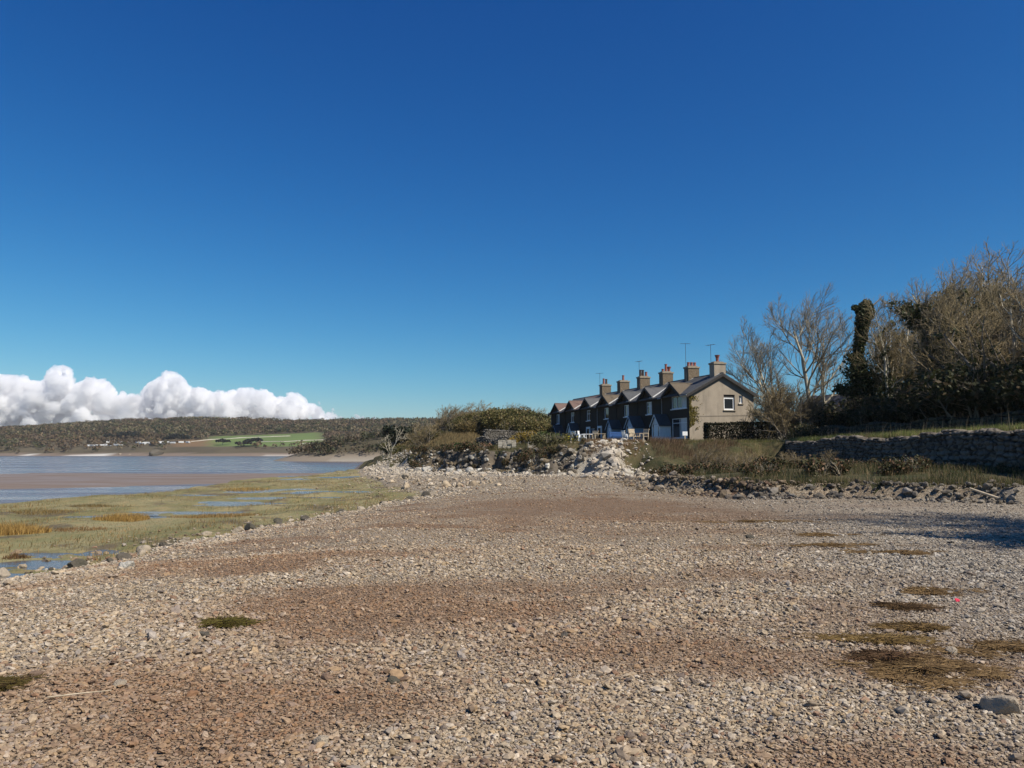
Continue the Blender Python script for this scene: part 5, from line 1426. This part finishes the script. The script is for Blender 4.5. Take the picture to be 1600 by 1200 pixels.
cl = np.array([[.10, .078, .05], [.075, .072, .035], [.05, .055, .026], [.12, .09, .055]])[rv.randint(0, 4, len(x))]
V, F, C = crowns(rv, np.column_stack([x, y, z + .3]), 1.5 + 1.6 * rv.rand(len(x)), cl, 30, .55)
tag(npmesh('headland_woods', V, F, M['leaf'], None, C), kind='stuff')
def far_at(u, y): x = (u - 800) / FPX * y; return x, y, float(hill_h(np.array([x]), np.array([y]))[0])
def far_tree(u, y, r, label, seed):
    x, y, z = far_at(u, y); rv = np.random.RandomState(seed)
    k = 9; cc = np.column_stack([rv.randn(k) * r * .8, rv.randn(k) * r * .5, r * (.6 + .4 * rv.rand(k))])
    V, F, C = crowns(rv, cc, np.full(k, r * .7), np.tile([[.016, .022, .016]], (k, 1)), 60, 1.2)
    m = MB().bar((0, 0, -.5), (0, 0, r), .35, 6, .2)
    t_ = tree_thing('far_evergreen', [('crown', V, F, 'leaf', C)], (x, y, z), label); m.build('trunk', M['bark'], t_)
far_tree(202, 1035, 7.5, 'large dark evergreen clump above the white caravans', 1); far_tree(177, 1042, 5, 'smaller dark evergreen left of the large clump', 2)
far_tree(276, 1020, 6.5, 'dark evergreen behind the right end of the caravans', 3); far_tree(290, 1018, 5, 'dark evergreen touching the brown field', 4); far_tree(263, 1024, 4, 'small dark evergreen above the caravan row', 5)
far_tree(398, 972, 5.5, 'dark bushy tree on the shore at the foot of the green field', 6); far_tree(349, 985, 4.5, 'dark bush low in the green field', 7); far_tree(382, 962, 4, 'dark shore bush left of the bushy tree', 8)
# caravans
van = [None]
def caravan(u, y, rz, s):
    x, y, z = far_at(u, y)
    if van[0] is None:
        r = empty('static_caravan', (x, y, z), rz); m = MB()
        m.prism([(-1.6, -5, .5), (1.6, -5, .5), (1.6, -5, 2.9), (0, -5, 3.35), (-1.6, -5, 2.9)], (0, 10, 0)); m.build('body', M['white_paint'], r)
        m = MB()
        for k in range(4): m.box(1.6, 1.63, -4.2 + k * 2.3, -2.9 + k * 2.3, 1.5, 2.4); m.box(-1.63, -1.6, -4.2 + k * 2.3, -2.9 + k * 2.3, 1.5, 2.4)
        m.box(-1.1, 1.1, -5.03, -5, 1.4, 2.4); m.build('windows', M['glass'], r); van[0] = r
        tag(r, 'tiny white static caravan in the park on the far shore', 'caravan', 'white caravans on the far shore')
    else:
        r = copy_tree(van[0]); r.location = (x, y, z); r.rotation_euler = (0, 0, rz)
    r.scale = (s * .75, s * .62, s * .62)
rv = np.random.RandomState(88)
for k in range(15): caravan(168 + 51 * (k + rv.rand() * .6) / 15, 1016 + rv.rand() * 12, 1.57 + rv.randn() * .8, 1.0)
for k in range(11): caravan(222 + 38 * (k + rv.rand() * .6) / 11, 994 + rv.rand() * 10, 1.4 + rv.randn() * .5, 1.0)
for k in range(12): caravan(140 + 52 * (k + rv.rand() * .5) / 12, 990 + rv.rand() * 6, 1.57 + rv.randn() * .3, 1.0)
for k in range(5): caravan(250 + 50 * (k + rv.rand() * .5) / 5, 1008 + rv.rand() * 6, 1.5 + rv.randn() * .4, 1.0)
# pale field walls
def field_wall(pts, label):
    P = []
    for (u0, y0), (u1, y1) in zip(pts, pts[1:]):
        for k in range(14): P.append(far_at(u0 + (u1 - u0) * k / 14, y0 + (y1 - y0) * k / 14))
    m = MB()
    for a, b in zip(P, P[1:]): m.prism([(a[0], a[1] - .4, a[2] - .5), (a[0], a[1] + .4, a[2] - .5), (a[0], a[1] + .3, a[2] + .8), (a[0], a[1] - .3, a[2] + .8)], (b[0] - a[0], b[1] - a[1], b[2] - a[2]))
    tag(m.build('field_wall', M['limestone']), label, 'wall')
field_wall([(300, 1020), (340, 1040), (380, 1060), (460, 1085)], 'pale stone wall along the top of the far green fields')
field_wall([(405, 1010), (445, 1008), (512, 1025)], 'pale stone wall across the middle of the far green fields')
field_wall([(470, 985), (510, 1000)], 'short pale stone wall at the right of the far fields')
x, y, z = far_at(262, 950); boulder(x, 925, 9.0, 'weed_rock', 'dark rocky knoll at the far water line', None, RNG, 'rocky_knoll', .3, z=SEA)
for k, (u, s) in enumerate([(344, 2.6), (350, 2.2)]): boulder((u - 800) / FPX * 925, 925, s, 'weed_rock', ['dark low rock at the far water line', 'smaller dark rock beside the low far rock'][k], None, RNG, 'shore_rock', .3, z=SEA)
for k in range(30):
    u = 185 + 205 * (k + RNG.rand()) / 30; boulder((u - 800) / FPX * 938, 938 + RNG.randn() * 3, 1.6 + 1.8 * RNG.rand(), 'tan_rock', 'pale rock of the low cliff along the far shore', 'rocks of the far shore', RNG, 'shore_rock', .3, z=SEA + .5)
# ------------------------------------------------------------------ cumulus bank far beyond the hills
def cumulus():
    import bmesh
    rv = np.random.RandomState(14); D = 9000.0; px = D / FPX
    tops = [(-60, 600), (-30, 588), (0, 584), (20, 586), (45, 592), (62, 600), (75, 590), (82, 572), (92, 567), (101, 576), (106, 594), (118, 600), (128, 592), (140, 589), (158, 592), (172, 602), (180, 618), (195, 614), (212, 617), (224, 624), (232, 600), (245, 590), (262, 581), (275, 584), (284, 598), (296, 606), (312, 604), (326, 613), (345, 614), (365, 609), (382, 608), (402, 611), (418, 612), (428, 622), (440, 618), (452, 614), (466, 620), (480, 630), (492, 634), (505, 642), (515, 650)]
    us = [a for a, _ in tops]; vs = [b for _, b in tops]
    S = []
    for k in range(2000):
        u = -70 + 590 * rv.rand(); top = np.interp(u, us, vs); r = rv.choice([4, 6, 9, 14], p=[.34, .34, .24, .08])
        v = top + r * .8 + (676 - top - r) * rv.rand() ** 1.6
        if v > 678: continue
        if 520 > u > 500: r *= .6
        edge = .5 if vnoise(u * .035, v * .05) < .30 and v > top + 18 else 1
        S.append((u, v, r * edge, (rv.rand() - .5) * 90))
    for k in range(420):
        u = -70 + 575 * rv.rand(); S.append((u, np.interp(u, us, vs) + 18 + (690 - np.interp(u, us, vs) - 18) * rv.rand(), 16, 25 + 50 * rv.rand()))
    for (u, v, r) in [(558, 652, 4), (552, 654, 3), (565, 653, 3), (575, 655, 2.5), (545, 656, 3), (584, 655, 2), (515, 648, 6), (524, 652, 5), (533, 655, 4), (520, 640, 3), (498, 628, 4), (640, 655, 2), (648, 656, 2)]: S.append((u, v, r, 0))
    bm = bmesh.new(); bmesh.ops.create_icosphere(bm, subdivisions=2, radius=1.0)
    IV = np.array([v.co[:] for v in bm.verts]); IF = np.array([[v.index for v in f.verts] for f in bm.faces]); bm.free()
    parts = []
    ct, stn = math.cos(TILT), math.sin(TILT)
    for (u, v, r, dd) in S:
        b = (600 - v) / FPX
        y = D + dd * px; x = (u - 800) / FPX * y; z = y * math.tan(TILT + math.atan(b)) * .999
        parts.append((IV * r * px + np.array([x, y, z]), IF))
    V, F = merge(parts)
    o = npmesh('cumulus_clouds', V, F, None, smooth=True)
    rm = o.modifiers.new('union', 'REMESH'); rm.mode = 'VOXEL'; rm.voxel_size = 9.0; rm.use_smooth_shade = True
    for sc_, st in ((170.0, 90.0), (70.0, 60.0), (30.0, 40.0)):
        tx = bpy.data.textures.new('billow', 'CLOUDS'); tx.noise_scale = sc_; tx.noise_depth = 3
        dm = o.modifiers.new('billow', 'DISPLACE'); dm.texture = tx; dm.strength = st; dm.mid_level = .5; dm.texture_coords = 'GLOBAL'
    t = NT('cloud_vapour')
    for l in list(t.out.inputs['Surface'].links): t.t.links.remove(l)
    vol = t.n('VolumePrincipled', Density=.02, Anisotropy=.2)
    vol.inputs['Color'].default_value = (1, 1, 1, 1)
    t.t.links.new(vol.outputs[0], t.out.inputs['Volume'])
    o.data.materials.append(t.m)
    tag(o, kind='stuff')
cumulus()

# ------------------------------------------------------------------ the air
t = NT('sea_haze')
for l in list(t.out.inputs['Surface'].links): t.t.links.remove(l)
vol = t.n('VolumePrincipled', Density=.00007, Anisotropy=.2)
vol.inputs['Color'].default_value = (.97, .95, .93, 1)
t.t.links.new(vol.outputs[0], t.out.inputs['Volume'])
tag(MB().box(-2500, 2500, -300, 2100, -16, 88).build('haze', t.m), kind='stuff')
